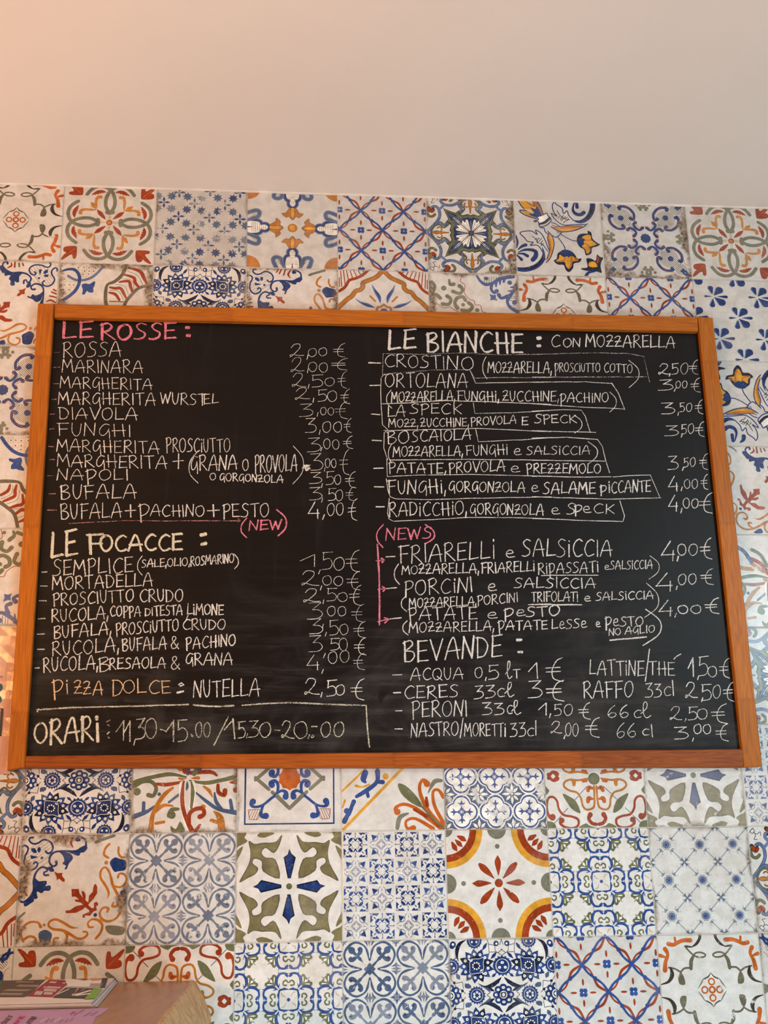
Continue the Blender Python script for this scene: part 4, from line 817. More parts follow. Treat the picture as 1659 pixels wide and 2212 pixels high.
# one-stroke glyphs: x 0..width, y 0 (cap line) .. 1 (base line); ~ marks a curved stroke
FONT = {
'A': '.9:~0,1 .2,.45 .42,.03 .56,.06 .7,.5 .8,1;.1,.64 .88,.6', 'B': '.68:.06,.02 .1,1;~0,.1 .4,-.02 .55,.2 .12,.48;~.12,.47 .55,.55 .66,.78 .4,1 .1,1', 'C': '.75:~.72,.1 .5,0 .2,.22 .06,.6 .25,.97 .5,1 .74,.9',
'D': '.75:.08,.02 .08,1;~.0,.03 .45,.08 .72,.45 .5,.9 .08,1', 'E': '.68:.1,.03 .08,.98;.05,.04 .64,0;.1,.5 .56,.47;.08,.98 .66,.95', 'F': '.68:.12,.03 .14,1;.0,.06 .68,0;.12,.5 .6,.47',
'G': '.72:~.66,.08 .4,.03 .12,.35 .06,.75 .25,.92 .5,.75 .62,.4;~.62,.4 .66,.8 .68,1.18', 'H': '.78:.1,.02 .14,1;.62,.0 .68,1;.0,.54 .78,.5', 'I': '.22:.1,.02 .13,1', 'i': '.22:.1,.3 .13,1;.09,.03 .11,.08',
'L': '.66:.1,0 .06,.97;.06,.97 .66,.92', 'M': '.95:0,1 .1,.02;.1,.02 .42,.62;.42,.62 .76,.02;.76,.02 .92,1', 'N': '.72:.0,1 .08,.02;.08,.02 .6,.98;.6,.98 .68,.0', 'O': '.82:~.4,.02 .12,.2 .03,.6 .2,.94 .45,1 .72,.75 .76,.35 .6,.05 .36,.03',
'P': '.66:.08,.03 .14,1.12;~.0,.1 .4,-.02 .62,.2 .48,.48 .12,.6', 'Q': '.85:~.4,.02 .12,.2 .03,.6 .2,.94 .45,1 .72,.75 .76,.35 .6,.05 .36,.03;.4,.7 .85,1.05', 'R': '.72:.08,.03 .06,1.02;~.0,.1 .38,-.02 .58,.2 .4,.45 .1,.52;~.14,.52 .4,.72 .72,1.02',
'S': '.68:~.64,.08 .38,.0 .14,.18 .28,.42 .56,.6 .56,.86 .3,1 .02,.98', 'T': '.72:.36,.04 .4,1;.0,.06 .74,.0', 'U': '.68:~.04,.02 .08,.65 .3,1 .54,.75 .6,.02', 'V': '.74:.0,.02 .36,1;.36,1 .74,.0', 'W': '.95:0,.05 .22,1;.22,1 .46,.2;.46,.2 .68,.95;.68,.95 .94,0',
'Z': '.7:~.02,.16 .3,.0 .56,.12 .3,.6 .04,.94;.04,.94 .7,.9;.08,.52 .6,.46', 'K': '.7:.08,.02 .1,1;.64,.02 .12,.56;.18,.5 .7,1',
'0': '.72:~.36,.02 .1,.2 .03,.6 .2,.95 .42,1 .64,.75 .66,.3 .5,.04 .3,.05', '1': '.42:.0,.55 .32,.0;.32,.0 .34,1', '2': '.72:~.06,.28 .22,.02 .5,.05 .5,.35 .24,.75 .04,.98 .02,.84 .2,.84 .45,.95 .72,.96', '3': '.66:.04,.04 .56,.0;.56,.0 .2,.42;~.2,.42 .5,.46 .64,.7 .46,.95 .0,1',
'4': '.68:.42,.0 .0,.76;.0,.76 .66,.72;.58,.5 .58,1.06', '5': '.66:.14,.02 .12,.45;.08,.02 .62,-.02;~.12,.45 .42,.36 .62,.62 .5,.92 .08,1', '6': '.64:~.5,0 .2,.3 .04,.72 .22,1 .5,.9 .54,.66 .3,.58 .08,.78',
'€': '.8:~.78,-.02 .5,.12 .3,.5 .38,.88 .8,1.0;.0,.42 .66,.40;.02,.60 .68,.57', ',': '.14:.1,.82 .02,1.2', '.': '.12:.04,.95 .07,.98', '-': '.6:.0,.52 .6,.48', '(': '.32:~.3,-.08 .06,.3 .06,.75 .32,1.1', ')': '.32:~.0,-.08 .26,.3 .26,.75 .0,1.12',
'/': '.4:.4,-.08 .0,1.1', ':': '.12:.04,.2 .09,.22;.04,.9 .09,.92', '+': '.8:.4,.05 .42,.95;.0,.5 .8,.46', '&': '.75:~.72,1 .3,.45 .2,.15 .4,.0 .5,.2 .1,.7 .2,1 .5,.9 .7,.6', 'e': '.66:~.08,.66 .5,.58 .46,.32 .22,.32 .06,.66 .22,.98 .64,.92',
'o': '.6:~.3,.4 .08,.55 .08,.85 .3,1 .52,.85 .5,.5 .26,.4', 'c': '.6:~.56,.18 .3,.12 .06,.5 .2,.95 .56,.9', 'l': '.62:~.0,.75 .36,.35 .38,.02 .2,.08 .18,.7 .34,1 .6,.86', 'p': '.7:.1,.05 .14,1.45;~.0,.22 .4,.03 .66,.3 .5,.75 .14,.95'}
GL = {}
for k, v in FONT.items():
    wd, body = v.split(':', 1) if k != ':' else v.split(':', 1)
    GL[k] = (float(wd), [(sdef[0] == '~', [tuple(float(q) for q in p.split(',')) for p in sdef.lstrip('~').split()]) for sdef in body.split(';')])
CROP = {1: (90, 670, .2411), 2: (90, 910, .2411), 3: (390, 960, .2411), 4: (590, 720, .14467), 5: (590, 910, .14467), 6: (70, 1130, .27728), 7: (70, 1300, .27728), 8: (50, 1450, .2411), 9: (400, 1450, .2592), 10: (600, 1180, .13864), 11: (600, 1310, .13864),
        12: (790, 700, .2411), 13: (1150, 700, .22905), 14: (790, 920, .2411), 15: (1150, 920, .24714), 16: (790, 1120, .2411), 17: (1150, 1140, .25317), 18: (830, 1370, .2411), 19: (1200, 1400, .24714)}
zc = [0]
def chalk_poly(mb, pts, wpx, mi=0):
    # pts in photo pixels -> ribbon on the panel
    q = []
    for x, y in pts:
        X, Y = on_wall(x, y, ZP - .0002); q.append((X, Y, wpx * 1.12 * .00091 * random.uniform(.85, 1.12)))
    zc[0] = (zc[0] + 1) % 60; z = ZP - .0002 - zc[0] * 3e-6
    for poly in ribbon(q):
        pp = [tuple(Wp(p[0], p[1], z)) for p in poly]
        mb.face(pp[::-1], mi, [(p[2], 0) for p in poly][::-1])
def word(mb, text, x0, x1, y0, y1, h, wpx, bold=0):
    sp = .14; tot = sum(GL[ch][0] for ch in text) + sp * (len(text) - 1); k = (x1 - x0) / tot; cx = 0.0
    for ch in text:
        gw, strokes = GL[ch]; rot = random.uniform(-.04, .04); dy = random.uniform(-.03, .03); sc = random.uniform(.95, 1.05)
        for n_pass in range(1 + bold):
            for curved, pts in strokes:
                if ch in '.:' : pts = [pts[0], pts[-1]]
                P = []
                for gx, gy in pts:
                    j = .018 if len(text) > 1 else .012
                    jx, jy = random.uniform(-j, j) + (n_pass * .05 if bold else 0), random.uniform(-j, j) + (n_pass * .03 if bold else 0)
                    X = (cx + gx + jx + (1 - gy) * rot) * k; Y = (gy + jy + dy - 1) * h * sc + (X / max(1e-6, x1 - x0)) * (y1 - y0)
                    P.append((x0 + X, y0 + Y, 1))
                P = [(p[0], p[1]) for p in (crom(P, 6) if curved else P)]
                press = random.uniform(.82, 1.12) * (1.22 if len(P) == 2 and abs(P[0][1] - P[1][1]) > abs(P[0][0] - P[1][0]) * 1.5 else .95)
                chalk_poly(mb, P, wpx * (3.2 if ch in '.:' and wpx > 3 else 1.5 if ch in '.:' else press))
        cx += gw + sp
def chalk(name, col, spec, label=None, bold=0):
    # words and marks that stand apart on the board become parts of their own
    groups = []
    for ent in spec.split(';'):
        ent = ent.strip()
        if not ent: continue
        mb = MB(); c, wd, rest = ent.split(' ', 2); x, y, s = CROP[int(c)]; wd = float(wd) * s
        if '|' in rest:
            txt, num = rest.rsplit('|', 1); n = [float(v) for v in num.split(',')]
            word(mb, txt, x + n[0] * s, x + n[1] * s, y + n[2] * s, y + n[3] * s, n[4] * s, wd, bold)
        else:
            P = [tuple(float(v) for v in p.split(',')) for p in rest.split()]
            Q = []
            for (ax_, ay_), (bx, by) in zip(P, P[1:]):
                n = max(1, int(math.hypot(bx - ax_, by - ay_) * s / 18))
                for i in range(n): Q.append((x + (ax_ + (bx - ax_) * i / n) * s + random.uniform(-.3, .3), y + (ay_ + (by - ay_) * i / n) * s + random.uniform(-.35, .35)))
            Q.append((x + P[-1][0] * s, y + P[-1][1] * s)); chalk_poly(mb, Q, wd)
        xs = [v[0] for v in mb.v]; zs = [v[2] for v in mb.v]; bb = (min(xs), max(xs), min(zs), max(zs)); g = .009
        hit = [G for G in groups if name in ('chalk_border', 'chalk_arrows', 'chalk_underline') or any(q[0] - g < bb[1] and bb[0] < q[1] + g and q[2] - g < bb[3] and bb[2] < q[3] + g for q in G[0])]
        if hit: G = hit[0]
        else: G = [[], MB()]; groups.append(G)
        G[0].append(bb); k = len(G[1].v); G[1].v += mb.v; G[1].f += [tuple(i + k for i in f_) for f_ in mb.f]; G[1].m += mb.m; G[1].uv += mb.uv
    for G in groups:
        o = child(link(name, G[1].mesh(name, [CH[col]])), board)
        if label: o['label'] = label
    return o
random.seed(11)
chalk('chalk_heading', 'p', '1 15 LE|180,455,252,240,140;1 15 ROSSE|530,1200,262,250,138', 'pink chalk heading at the top left', 1)
chalk('chalk_dots', 'p', '1 38 1300,157 1312,156;1 38 1308,228 1318,228')
chalk('chalk_item', 'w', '1 8 ROSSA|190,715,420,412,130'); chalk('chalk_item', 'w', '1 8 MARINARA|185,910,555,562,112'); chalk('chalk_item', 'w', '1 8 MARGHERITA|165,990,695,715,100')
chalk('chalk_item', 'w', '1 9 MARGHERITA|150,1020,840,850,105;1 9 WURST|1065,1470,835,850,100;1 8 EL|1450,1585,840,830,85'); chalk('chalk_item', 'w', '1 8 DIAVOLA|155,860,975,985,105')
chalk('chalk_item', 'w', '2 8 FUNGHI|140,805,125,140,110'); chalk('chalk_item', 'w', '2 8 MARGHERITA|135,1055,265,290,108;2 8 PROSCiUTTO|1115,1690,270,275,118')
chalk('chalk_item', 'w', '2 9 MARGHERITA|140,1125,405,425,108;2 9 +|1175,1270,430,430,140;3 9 (|65,155,320,320,230;3 10 GRANA|90,510,235,225,130;3 10 0|555,610,235,235,98;3 10 PROVOLA|665,1045,248,240,145;3 9 )|1010,1110,320,320,270;3 10 1090,210 1125,210;3 30 1118,195 1158,190 1130,200 1155,212 1132,224')
chalk('chalk_item', 'w', '3 8 O|262,318,318,318,60;3 9 GORGONZOLA|350,920,322,345,66'); chalk('chalk_item', 'w', '2 9 NApOLI|140,780,525,525,98'); chalk('chalk_item', 'w', '2 10 BUFALA|165,850,695,690,125')
chalk('chalk_item', 'w', '2 10 BUFALA|170,720,878,862,135;2 11 +|750,840,860,860,115;2 10 p|870,970,850,850,115;2 9 ACHINO|975,1460,850,850,100;2 11 +|1490,1590,855,855,110;3 9 PESTO|378,795,650,645,118')
chalk('chalk_dash', 'q', '1 9 118,380 155,377;1 13 112,512 160,510;1 9 100,660 152,658;1 11 92,800 130,798;1 9 80,932 125,930;2 11 75,70 110,66;2 11 62,225 108,228;2 11 70,342 118,342;2 12 70,650 122,650;2 14 55,797 128,797')
chalk('chalk_dash', 'g', '2 5 45,487 115,487')
chalk('chalk_underline', 'q', '2 8 250,915 500,903 750,890 1050,894 1300,893 1640,893;3 8 0,682 260,684 530,685;3 6 515,665 542,682 512,702 515,665')
chalk('chalk_note', 'p', '3 12 (|535,590,815,815,140;3 14 NEW|615,905,768,755,85;3 15 )|875,960,800,800,190')
P1 = ['4 9 2|250,460,350,332,192;4 10 ,|500,530,350,350,180;4 9 00|520,810,345,335,125;4 9 €|895,1075,355,355,200', '4 9 2|265,460,585,570,205;4 11 ,|505,530,565,565,160;4 9 00|520,820,568,585,140;4 9 €|870,1110,545,545,170',
 '4 9 2|285,490,795,800,205;4 9 ,|518,545,790,790,160;4 9 5|555,755,805,805,190;4 9 0|765,920,785,785,120;4 9 €|965,1100,820,820,240', '4 9 2|325,550,995,985,180;4 10 ,|592,615,1000,1000,180;4 9 5|650,805,1020,1020,180;4 10 0|805,955,1015,1015,155;4 10 €|1005,1145,1050,1050,225',
 '4 9 3|390,600,1245,1245,198;4 7 ,|655,675,1205,1205,160;4 8 00|700,910,1215,1225,112;4 8 €|930,1110,1275,1275,240', '5 10 3|480,650,165,165,210;5 9 ,|685,715,165,165,180;5 10 00|730,1030,165,165,160;5 9 €|1055,1165,165,165,210',
 '5 9 3|505,715,450,450,220;5 9 ,|705,740,420,420,140;5 10 00|750,990,410,415,145;5 9 €|1045,1190,415,415,195', '5 9 3|555,755,730,730,240;5 9 ,|760,785,720,720,140;5 11 00|775,945,690,690,135;5 9 €|990,1135,790,790,355',
 '5 9 3|540,730,930,930,178;5 8 ,|720,745,960,960,150;5 9 5|775,910,955,955,200;5 9 0|915,1015,940,940,140;5 10 €|1080,1240,990,990,250', '5 9 3|540,735,1170,1170,182;5 10 ,|720,745,1180,1180,150;5 10 5|805,945,1190,1190,185;5 9 0|925,1045,1185,1185,168;5 9 €|1085,1210,1190,1190,195',
 '3 8 4|1145,1245,655,655,140;3 8 ,|1270,1295,650,650,105;3 7 00|1310,1460,635,635,115;3 7 €|1500,1580,675,675,182']
for q in P1: chalk('chalk_price', 'w', q)
chalk('chalk_heading', 'c', '6 15 LE|140,345,262,240,195;6 15 F|425,550,235,235,155;6 15 OCACCE|525,1165,215,205,125', 'thick cream chalk heading on the left', 1)
chalk('chalk_dots', 'c', '6 28 1318,93 1345,86;6 28 1322,164 1346,159')
chalk('chalk_item', 'w', '6 9 SEMPLICE|155,785,410,380,118;6 8 (|815,855,395,395,130;6 8 SALE,OLIO,|850,1225,345,330,60;6 9 ROSMARINO|1232,1570,332,305,68;6 8 )|1575,1610,345,345,95'); chalk('chalk_item', 'w', '6 9 MORTADELLA|155,940,518,490,98'); chalk('chalk_item', 'w', '6 9 PROSCIUTTO|160,790,640,610,92;6 9 CRUDO|835,1175,610,612,92')
chalk('chalk_item', 'w', '7 9 RUCOLA,|150,590,158,130,98;7 9 COPPA|605,845,110,115,80;7 8 Di|875,940,110,105,58;7 9 TESTA|950,1170,110,100,78;7 9 LiMONE|1205,1490,98,100,80'); chalk('chalk_item', 'w', '7 9 BUFALA,|165,615,285,250,95;7 9 PROSCiUTTO|650,1140,260,220,88;7 9 CRUDO|1170,1505,215,215,78;7 8 1212,108 1198,140')
chalk('chalk_item', 'w', '7 9 RUCOLA,|155,675,420,385,108;7 9 BUFALA|700,1045,385,365,95;7 9 &|1075,1140,365,365,95;7 9 PACHINO|1195,1585,370,335,85'); chalk('chalk_item', 'w', '7 9 RUCOLA,|85,510,545,525,108;7 9 B|515,600,548,540,105;7 10 RESAOLA|600,1040,525,512,82;7 9 &|1075,1150,525,525,100;7 9 GRANA|1195,1560,490,490,92')
chalk('chalk_dash', 'w', '6 9 75,383 112,380;6 9 65,490 115,490;6 9 55,605 108,605;7 9 48,133 97,130;7 9 40,252 90,250;7 9 42,370 90,370;7 9 22,517 52,515')
P2 = ['10 11 1|345,620,310,310,185;10 10 ,|635,670,395,395,150;10 10 5|670,860,365,365,265;10 11 0|860,1040,375,375,210;10 10 €|1060,1270,400,400,325', '10 11 2|370,645,605,615,230;10 11 ,|655,695,650,650,180;10 10 00|690,1020,608,615,150;10 10 €|1075,1280,690,690,300',
 '10 10 2|400,660,868,860,215;10 10 ,|700,725,860,860,160;10 10 5|745,920,855,855,198;10 11 0|930,1095,865,865,150;10 11 €|1110,1300,930,930,305', '10 9 3|460,700,1135,1135,250;10 10 ,|690,715,1250,1250,170;10 10 00|765,1065,1080,1085,148;10 8 €|1145,1340,1180,1180,280',
 '11 10 3|490,710,420,420,222;11 9 ,|735,765,430,430,160;11 9 5|790,955,445,445,225;11 10 0|960,1105,440,440,170;11 10 €|1185,1370,490,490,260', '11 10 3|485,700,715,715,245;11 11 ,|705,750,760,760,160;11 10 5|800,965,685,685,190;11 10 0|955,1095,690,690,195;11 14 €|1190,1375,755,755,268',
 '11 10 4|455,650,975,975,235;11 11 ,|680,720,1005,1005,160;11 10 00|780,1120,885,865,185;11 9 €|1180,1350,990,990,260']
for q in P2: chalk('chalk_price', 'w', q)
chalk('chalk_item', 'o', '8 11 pi|262,410,200,200,125;8 10 ZZA|455,715,205,210,125;8 10 D|795,895,225,215,150;8 10 OLCE|895,1325,190,200,118', 'peach chalk words in the lower left')
chalk('chalk_item', 'w', '8 14 1395,118 1420,105 1438,122 1410,132 1395,118;8 20 1385,190 1432,180;9 10 NUTELLA|70,620,215,208,138'); chalk('chalk_price', 'w', '9 10 2|995,1115,195,195,138;9 9 ,|1130,1145,195,195,100;9 9 5|1170,1265,205,205,128;9 9 0|1250,1330,200,200,88;9 8 €|1380,1490,240,240,172')
chalk('chalk_border', 'y', '8 16 128,358 115,345 450,325 1000,312 1475,298;8 14 1530,302 1659,312;9 16 80,285 280,295 400,286;9 14 475,283 700,268 880,262;9 15 905,262 1100,270 1300,280 1505,285;9 14 1508,290 1517,450 1535,630')
chalk('chalk_heading', 'c', '8 22 O|98,218,640,640,185;8 22 RARi|240,680,655,615,222', 'thick cream chalk word in the bottom left corner')
chalk('chalk_hours', 'y', '8 11 750,450 775,440;8 11 760,480 770,490;8 11 755,560 770,545;8 11 762,590 770,598;8 12 1|830,912,612,612,175;8 12 1|905,970,620,620,185;8 9 ,|990,1005,635,635,110;8 12 3|1010,1095,605,605,175;8 11 0|1090,1200,605,600,170;8 9 1230,522 1280,535;8 14 1|1280,1365,625,625,180;8 12 5|1375,1480,625,625,200;8 20 1508,568 1516,580;9 10 00|85,210,552,550,122;9 10 /|245,350,590,590,205;9 11 1|330,430,560,560,155;9 10 5|435,505,555,555,130;9 9 ,|510,522,535,535,90;9 10 3|530,615,550,550,142;9 10 0|615,715,550,548,122;9 9 750,490 790,493;9 11 2|805,905,560,570,150;9 11 0|905,1025,560,560,142;9 9 ,|1025,1040,545,545,70;9 12 1058,462 1095,460;9 11 1052,545 1062,530 1075,545 1058,552;9 10 00|1125,1325,550,545,125')
chalk('chalk_heading', 'w', '12 15 LE|195,445,225,210,165;12 15 BIANCHE|540,1405,245,255,178', 'thick white chalk heading at the top right', 1)
chalk('chalk_dots', 'w', '12 38 1546,126 1558,125;12 36 1545,195 1556,195'); chalk('chalk_item', 'w', '13 11 C|175,260,215,215,105;13 11 ON|290,455,215,215,80;13 12 MOZZARELLA|505,1345,212,222,108')
chalk('chalk_item', 'w', '12 9 CROST|170,670,380,395,112;12 10 INO|680,970,400,412,112;12 9 (|1045,1085,475,475,172;12 9 MOZZARELLA,|1095,1665,435,440,95;13 8 pROSCiUTTO|210,640,448,450,82;13 8 COTTO|675,945,450,460,82;13 8 )|915,1020,570,570,220')
chalk('chalk_item', 'w', '12 9 ORTOLANA|175,915,560,570,125;12 8 (|185,235,740,740,140;12 10 MOZZARELLA,|230,800,700,688,88;12 9 FUNGHi,|820,1195,685,690,88;12 9 ZUCCHINE,|1225,1730,690,690,90;13 9 pACHiNO|260,720,738,735,85;13 9 )|730,795,810,810,155')
chalk('chalk_item', 'w', '12 9 LA|195,355,830,830,98;12 9 SPECK|395,860,800,805,90'); chalk('chalk_item', 'w', '12 9 MOZZ,|205,470,922,925,72;12 9 ZUCCHINE,|490,925,920,915,75;12 9 PROVOLA|940,1350,912,890,72;12 9 E|1395,1455,905,905,75;13 10 SPECK|20,415,932,935,78;13 9 )|400,480,1010,1010,142')
for q in ('13 9 2|1190,1300,472,475,105;13 8 ,|1288,1305,480,480,60;13 8 50|1310,1470,478,465,100;13 8 €|1480,1565,480,480,132', '13 9 3|1185,1330,625,625,98;13 8 ,|1335,1360,615,615,80;13 8 00|1350,1460,602,600,65;13 8 €|1495,1580,645,645,128', '13 9 3|1215,1350,850,850,100;13 8 ,|1368,1385,845,845,85;13 8 50|1385,1505,830,825,85;13 8 €|1535,1610,845,845,128', '13 9 3|1250,1380,1055,1055,95;13 8 ,|1402,1420,1048,1048,80;13 8 50|1400,1525,1040,1030,90;13 9 €|1540,1620,1065,1065,140'): chalk('chalk_price', 'w', q)
chalk('chalk_item', 'w', '14 9 BO|190,390,165,150,115;14 9 SCAIOLA|410,945,145,120,95'); chalk('chalk_item', 'w', '14 8 (|200,235,320,320,140;14 9 MOZZARELLA,|245,870,275,268,90;14 9 FUNGHi|895,1275,265,255,92;14 9 e|1325,1395,262,262,78;15 9 SALSiCCIA|-52,505,250,248,72;15 9 )|495,580,310,310,150')
chalk('chalk_item', 'w', '14 10 PATATE,|205,720,415,425,90;14 10 PROVOLA|745,1250,425,400,95;14 9 e|1295,1385,412,412,78;15 10 PREZZEMOLO|-52,600,415,415,85'); chalk('chalk_item', 'w', '14 10 FUNGHi,|195,720,605,600,115;14 10 GORGONZOLA|745,1430,588,595,92;14 9 e|1480,1550,590,590,78;15 11 SALAME|95,550,590,590,98;15 12 p|590,650,580,580,60;15 10 iCCANTE|665,1035,585,575,100')
chalk('chalk_item', 'w', '14 10 RADiCCHiO,|210,905,808,795,118;14 10 GORGONZOLA|935,1595,788,800,95;15 9 e|165,240,770,770,78;15 11 S|300,375,772,772,90;15 11 p|365,435,755,755,65;15 10 eCK|440,715,760,765,78')
for q in ('15 9 3|1185,1280,380,380,115;15 8 ,|1310,1325,375,375,80;15 8 50|1320,1425,365,355,82;15 9 €|1460,1530,380,380,140', '15 10 4|1190,1275,560,560,118;15 9 ,|1300,1314,550,550,90;15 8 00|1325,1445,545,550,85;15 9 €|1475,1535,560,560,132', '15 10 4|1190,1270,738,738,125;15 9 ,|1295,1312,740,740,100;15 8 00|1315,1450,718,720,85;15 9 €|1455,1570,765,765,172'): chalk('chalk_price', 'w', q)
chalk('chalk_dash', 'w', '12 13 30,347 130,350;12 13 38,550 128,548;12 10 50,805 125,812;14 13 60,130 138,133;14 12 75,380 155,378;14 13 80,545 160,547;14 12 95,725 165,725')
chalk('chalk_border', 'g', '12 9 150,450 155,265 500,272 750,262 1000,258;12 9 985,268 1250,275 1659,270;13 11 0,285 300,278 600,270 900,278 1050,305;13 9 1050,305 1080,440 1105,545;12 9 150,450 300,435 600,412 930,408 975,485 1200,480 1659,480;13 12 0,500 600,500 1080,497')
chalk('chalk_border', 'w', '12 7 200,455 160,455 138,480 133,600 140,750 150,900 195,945;12 7 935,415 985,530 1300,524 1659,518;13 7 0,548 500,545 750,560;13 9 750,560 810,650 870,805;13 7 870,800 500,785 0,752;12 8 150,715 400,705 700,685 1200,700 1659,720')
chalk('chalk_border', 'w', '12 6 965,705 978,800 1300,795 1659,775;13 8 0,820 300,808 460,812 500,870 545,1020;12 7 165,955 600,945 1000,935 1659,965;13 8 0,1005 300,1015 595,1022')
chalk('chalk_border', 'w', '14 7 200,38 165,60 162,200 195,300;14 7 985,30 1010,142 1400,125 1659,105;15 8 0,108 300,100 570,118 610,180 640,300 675,410;14 8 215,305 700,300 1000,300 1659,308;15 8 0,300 300,305 630,308')
chalk('chalk_border', 'w', '14 7 190,300 192,455 500,440 900,435 1659,450;15 8 0,440 400,448 690,445'); chalk('chalk_border', 'w', '14 7 185,475 200,580 220,635 270,655 600,660 900,650 1659,635;15 8 0,620 400,632 700,640 1120,628;15 7 705,447 850,435 1030,430 1110,615')
chalk('chalk_border', 'w', '14 7 210,650 195,780 210,835 250,855 600,840 900,820 1300,822 1659,832;15 8 0,808 400,825 790,835 805,790 765,655')
chalk('chalk_note', 'p', '16 13 (|92,155,240,240,170;16 12 NEWS|180,590,195,175,100;16 15 )|540,630,205,205,145')
chalk('chalk_arrows', 'p', '16 18 105,235 112,350 120,500 122,620 125,750 122,850 122,950;16 9 95,380 150,378;16 24 145,362 165,375 150,390;16 9 110,635 160,630;16 20 152,612 178,628 158,648;16 11 110,925 205,900;16 12 168,888 212,900 172,935')
chalk('chalk_item', 'w', '16 11 FRIARELLi|300,1160,398,355,160;16 10 e|1250,1335,350,350,95;17 11 SALSiCCIA|-88,680,245,245,142'); chalk('chalk_item', 'w', '16 10 (|255,300,570,570,160;16 9 MO|325,465,500,495,75;16 10 ZZARELLA,|475,1015,498,490,88;16 10 FRIARELLi|1035,1515,488,470,88;17 9 RipASSATi|50,565,395,375,88;17 9 80,408 320,404 560,405;17 8 e|615,660,355,355,50;17 8 SALSiCCIA|665,1025,355,350,72;17 8 )|995,1085,415,415,165')
chalk('chalk_item', 'w', '16 10 PORCiNI|345,960,690,655,130;16 10 e|1090,1170,650,650,90;17 10 SALSICCIA|-156,540,512,515,85'); chalk('chalk_item', 'w', '16 10 (|315,365,820,820,122;16 9 MOZZARELLA,|390,990,800,780,85;16 9 PORCINI|1000,1365,775,745,85;16 9 1460,772 1659,765;17 9 TRIFOLATi|-9,390,628,628,82;17 12 0,655 420,658;17 9 e|440,500,625,625,58;17 9 SALSiCCIA|540,1035,620,605,70;17 9 )|960,1080,740,740,245')
chalk('chalk_item', 'w', '16 10 PATATE|385,1000,915,900,110;16 10 e|1085,1180,895,895,78;16 11 pe|1235,1430,885,872,80;17 11 STO|-55,235,757,750,85'); chalk('chalk_item', 'w', '16 10 (|330,380,1035,1035,112;16 10 MOZZARELLA,|390,1150,1020,1005,88;16 10 pATATE|1185,1630,1000,992,80;17 9 LeSSe|165,465,865,850,80;17 9 e|540,580,845,845,60;17 10 peSTO|620,945,838,835,80;17 10 )|950,1105,970,970,258')
chalk('chalk_item', 'w', '17 9 NO|655,755,918,915,58;17 9 AGLIO|790,1045,908,890,62;17 15 665,960 820,945 970,932'); chalk('chalk_dash', 'w', '16 12 185,345 260,340;16 12 190,628 275,620;16 11 222,900 315,890')
for q in ('17 10 4|1100,1215,270,270,160;17 11 ,|1232,1250,262,262,90;17 9 00|1235,1410,230,235,95;17 10 €|1435,1530,270,270,178', '17 10 4|1055,1195,530,530,138;17 10 ,|1225,1240,512,512,60;17 9 00|1240,1400,485,480,90;17 10 €|1440,1545,490,490,140', '17 10 4|1080,1195,745,745,122;17 10 ,|1215,1232,745,745,80;17 10 00|1240,1440,730,730,75;17 10 €|1475,1590,735,735,130'): chalk('chalk_price', 'w', q)
chalk('chalk_heading', 'w', '18 13 BEVANDE|175,1055,250,200,190', 'rough white chalk heading above the drinks'); chalk('chalk_dots', 'w', '18 28 1195,52 1225,50;18 24 1205,160 1232,160')
chalk('chalk_item', 'w', '18 9 ACQUA|235,710,412,400,105;18 9 0|810,880,390,390,98;18 8 ,|905,918,400,400,70;18 9 5|925,1030,405,405,122;18 9 l|1085,1145,395,395,152;18 9 T|1155,1215,390,390,75;18 9 1|1295,1390,395,395,145;18 9 €|1445,1600,420,420,208')
chalk('chalk_item', 'w', '18 10 CERES|180,665,578,562,115;18 10 33|805,995,580,570,115;18 9 c|1010,1080,560,560,90;18 10 l|1080,1165,565,565,132;18 10 3|1290,1420,575,575,150;18 10 €|1455,1610,600,600,182')
chalk('chalk_item', 'w', '18 9 PERONI|245,745,745,730,138;18 9 33|880,1075,725,720,108;18 9 c|1095,1150,715,715,85;18 10 l|1145,1225,720,720,122;18 9 1|1380,1465,725,725,108;18 9 ,|1480,1495,730,730,80;19 8 50|-15,150,590,585,98;19 9 €|205,300,620,620,148')
chalk('chalk_item', 'w', '18 9 NASTRO|240,665,925,900,122;18 8 /|680,705,910,910,142;18 9 MORETTi|720,1090,910,910,112;18 9 33|1130,1270,920,915,118;18 9 c|1280,1345,912,912,85;18 9 I|1340,1370,905,905,132;18 8 2|1490,1590,890,890,112;19 9 ,|70,90,775,775,70;19 8 00|85,200,770,765,108;19 9 €|260,380,785,785,168')
chalk('chalk_dash', 'w', '18 10 78,367 158,362;18 13 85,523 145,523;18 9 102,688 158,685;18 10 98,848 160,848')
chalk('chalk_item', 'w', '19 9 LATTiNE|295,775,230,240,128;19 9 /|785,820,270,270,222;19 9 THE|810,1045,230,240,112;19 10 1035,95 1060,70 1095,52;19 10 1|1160,1215,250,250,162;19 9 ,|1240,1255,258,258,80;19 8 5|1240,1335,245,245,168;19 8 0|1330,1415,250,250,98;19 8 €|1435,1520,265,265,168')
chalk('chalk_item', 'w', '19 11 RAFFO|245,680,430,432,140;19 9 33|785,925,430,430,118;19 8 c|945,1010,415,415,88;19 9 I|1005,1045,415,415,128;19 9 2|1135,1240,435,435,132;19 9 ,|1275,1290,448,448,80;19 9 5|1270,1370,455,455,138;19 9 0|1370,1445,440,440,112;19 9 €|1465,1560,460,460,178')
chalk('chalk_item', 'w', '19 9 66|455,645,610,605,112;19 8 c|680,750,608,608,78;19 9 l|745,835,610,610,132;19 8 2|1000,1105,630,630,112;19 8 ,|1128,1145,630,630,60;19 8 5|1150,1240,628,628,108;19 8 0|1235,1330,620,620,88;19 8 €|1365,1500,660,660,168')
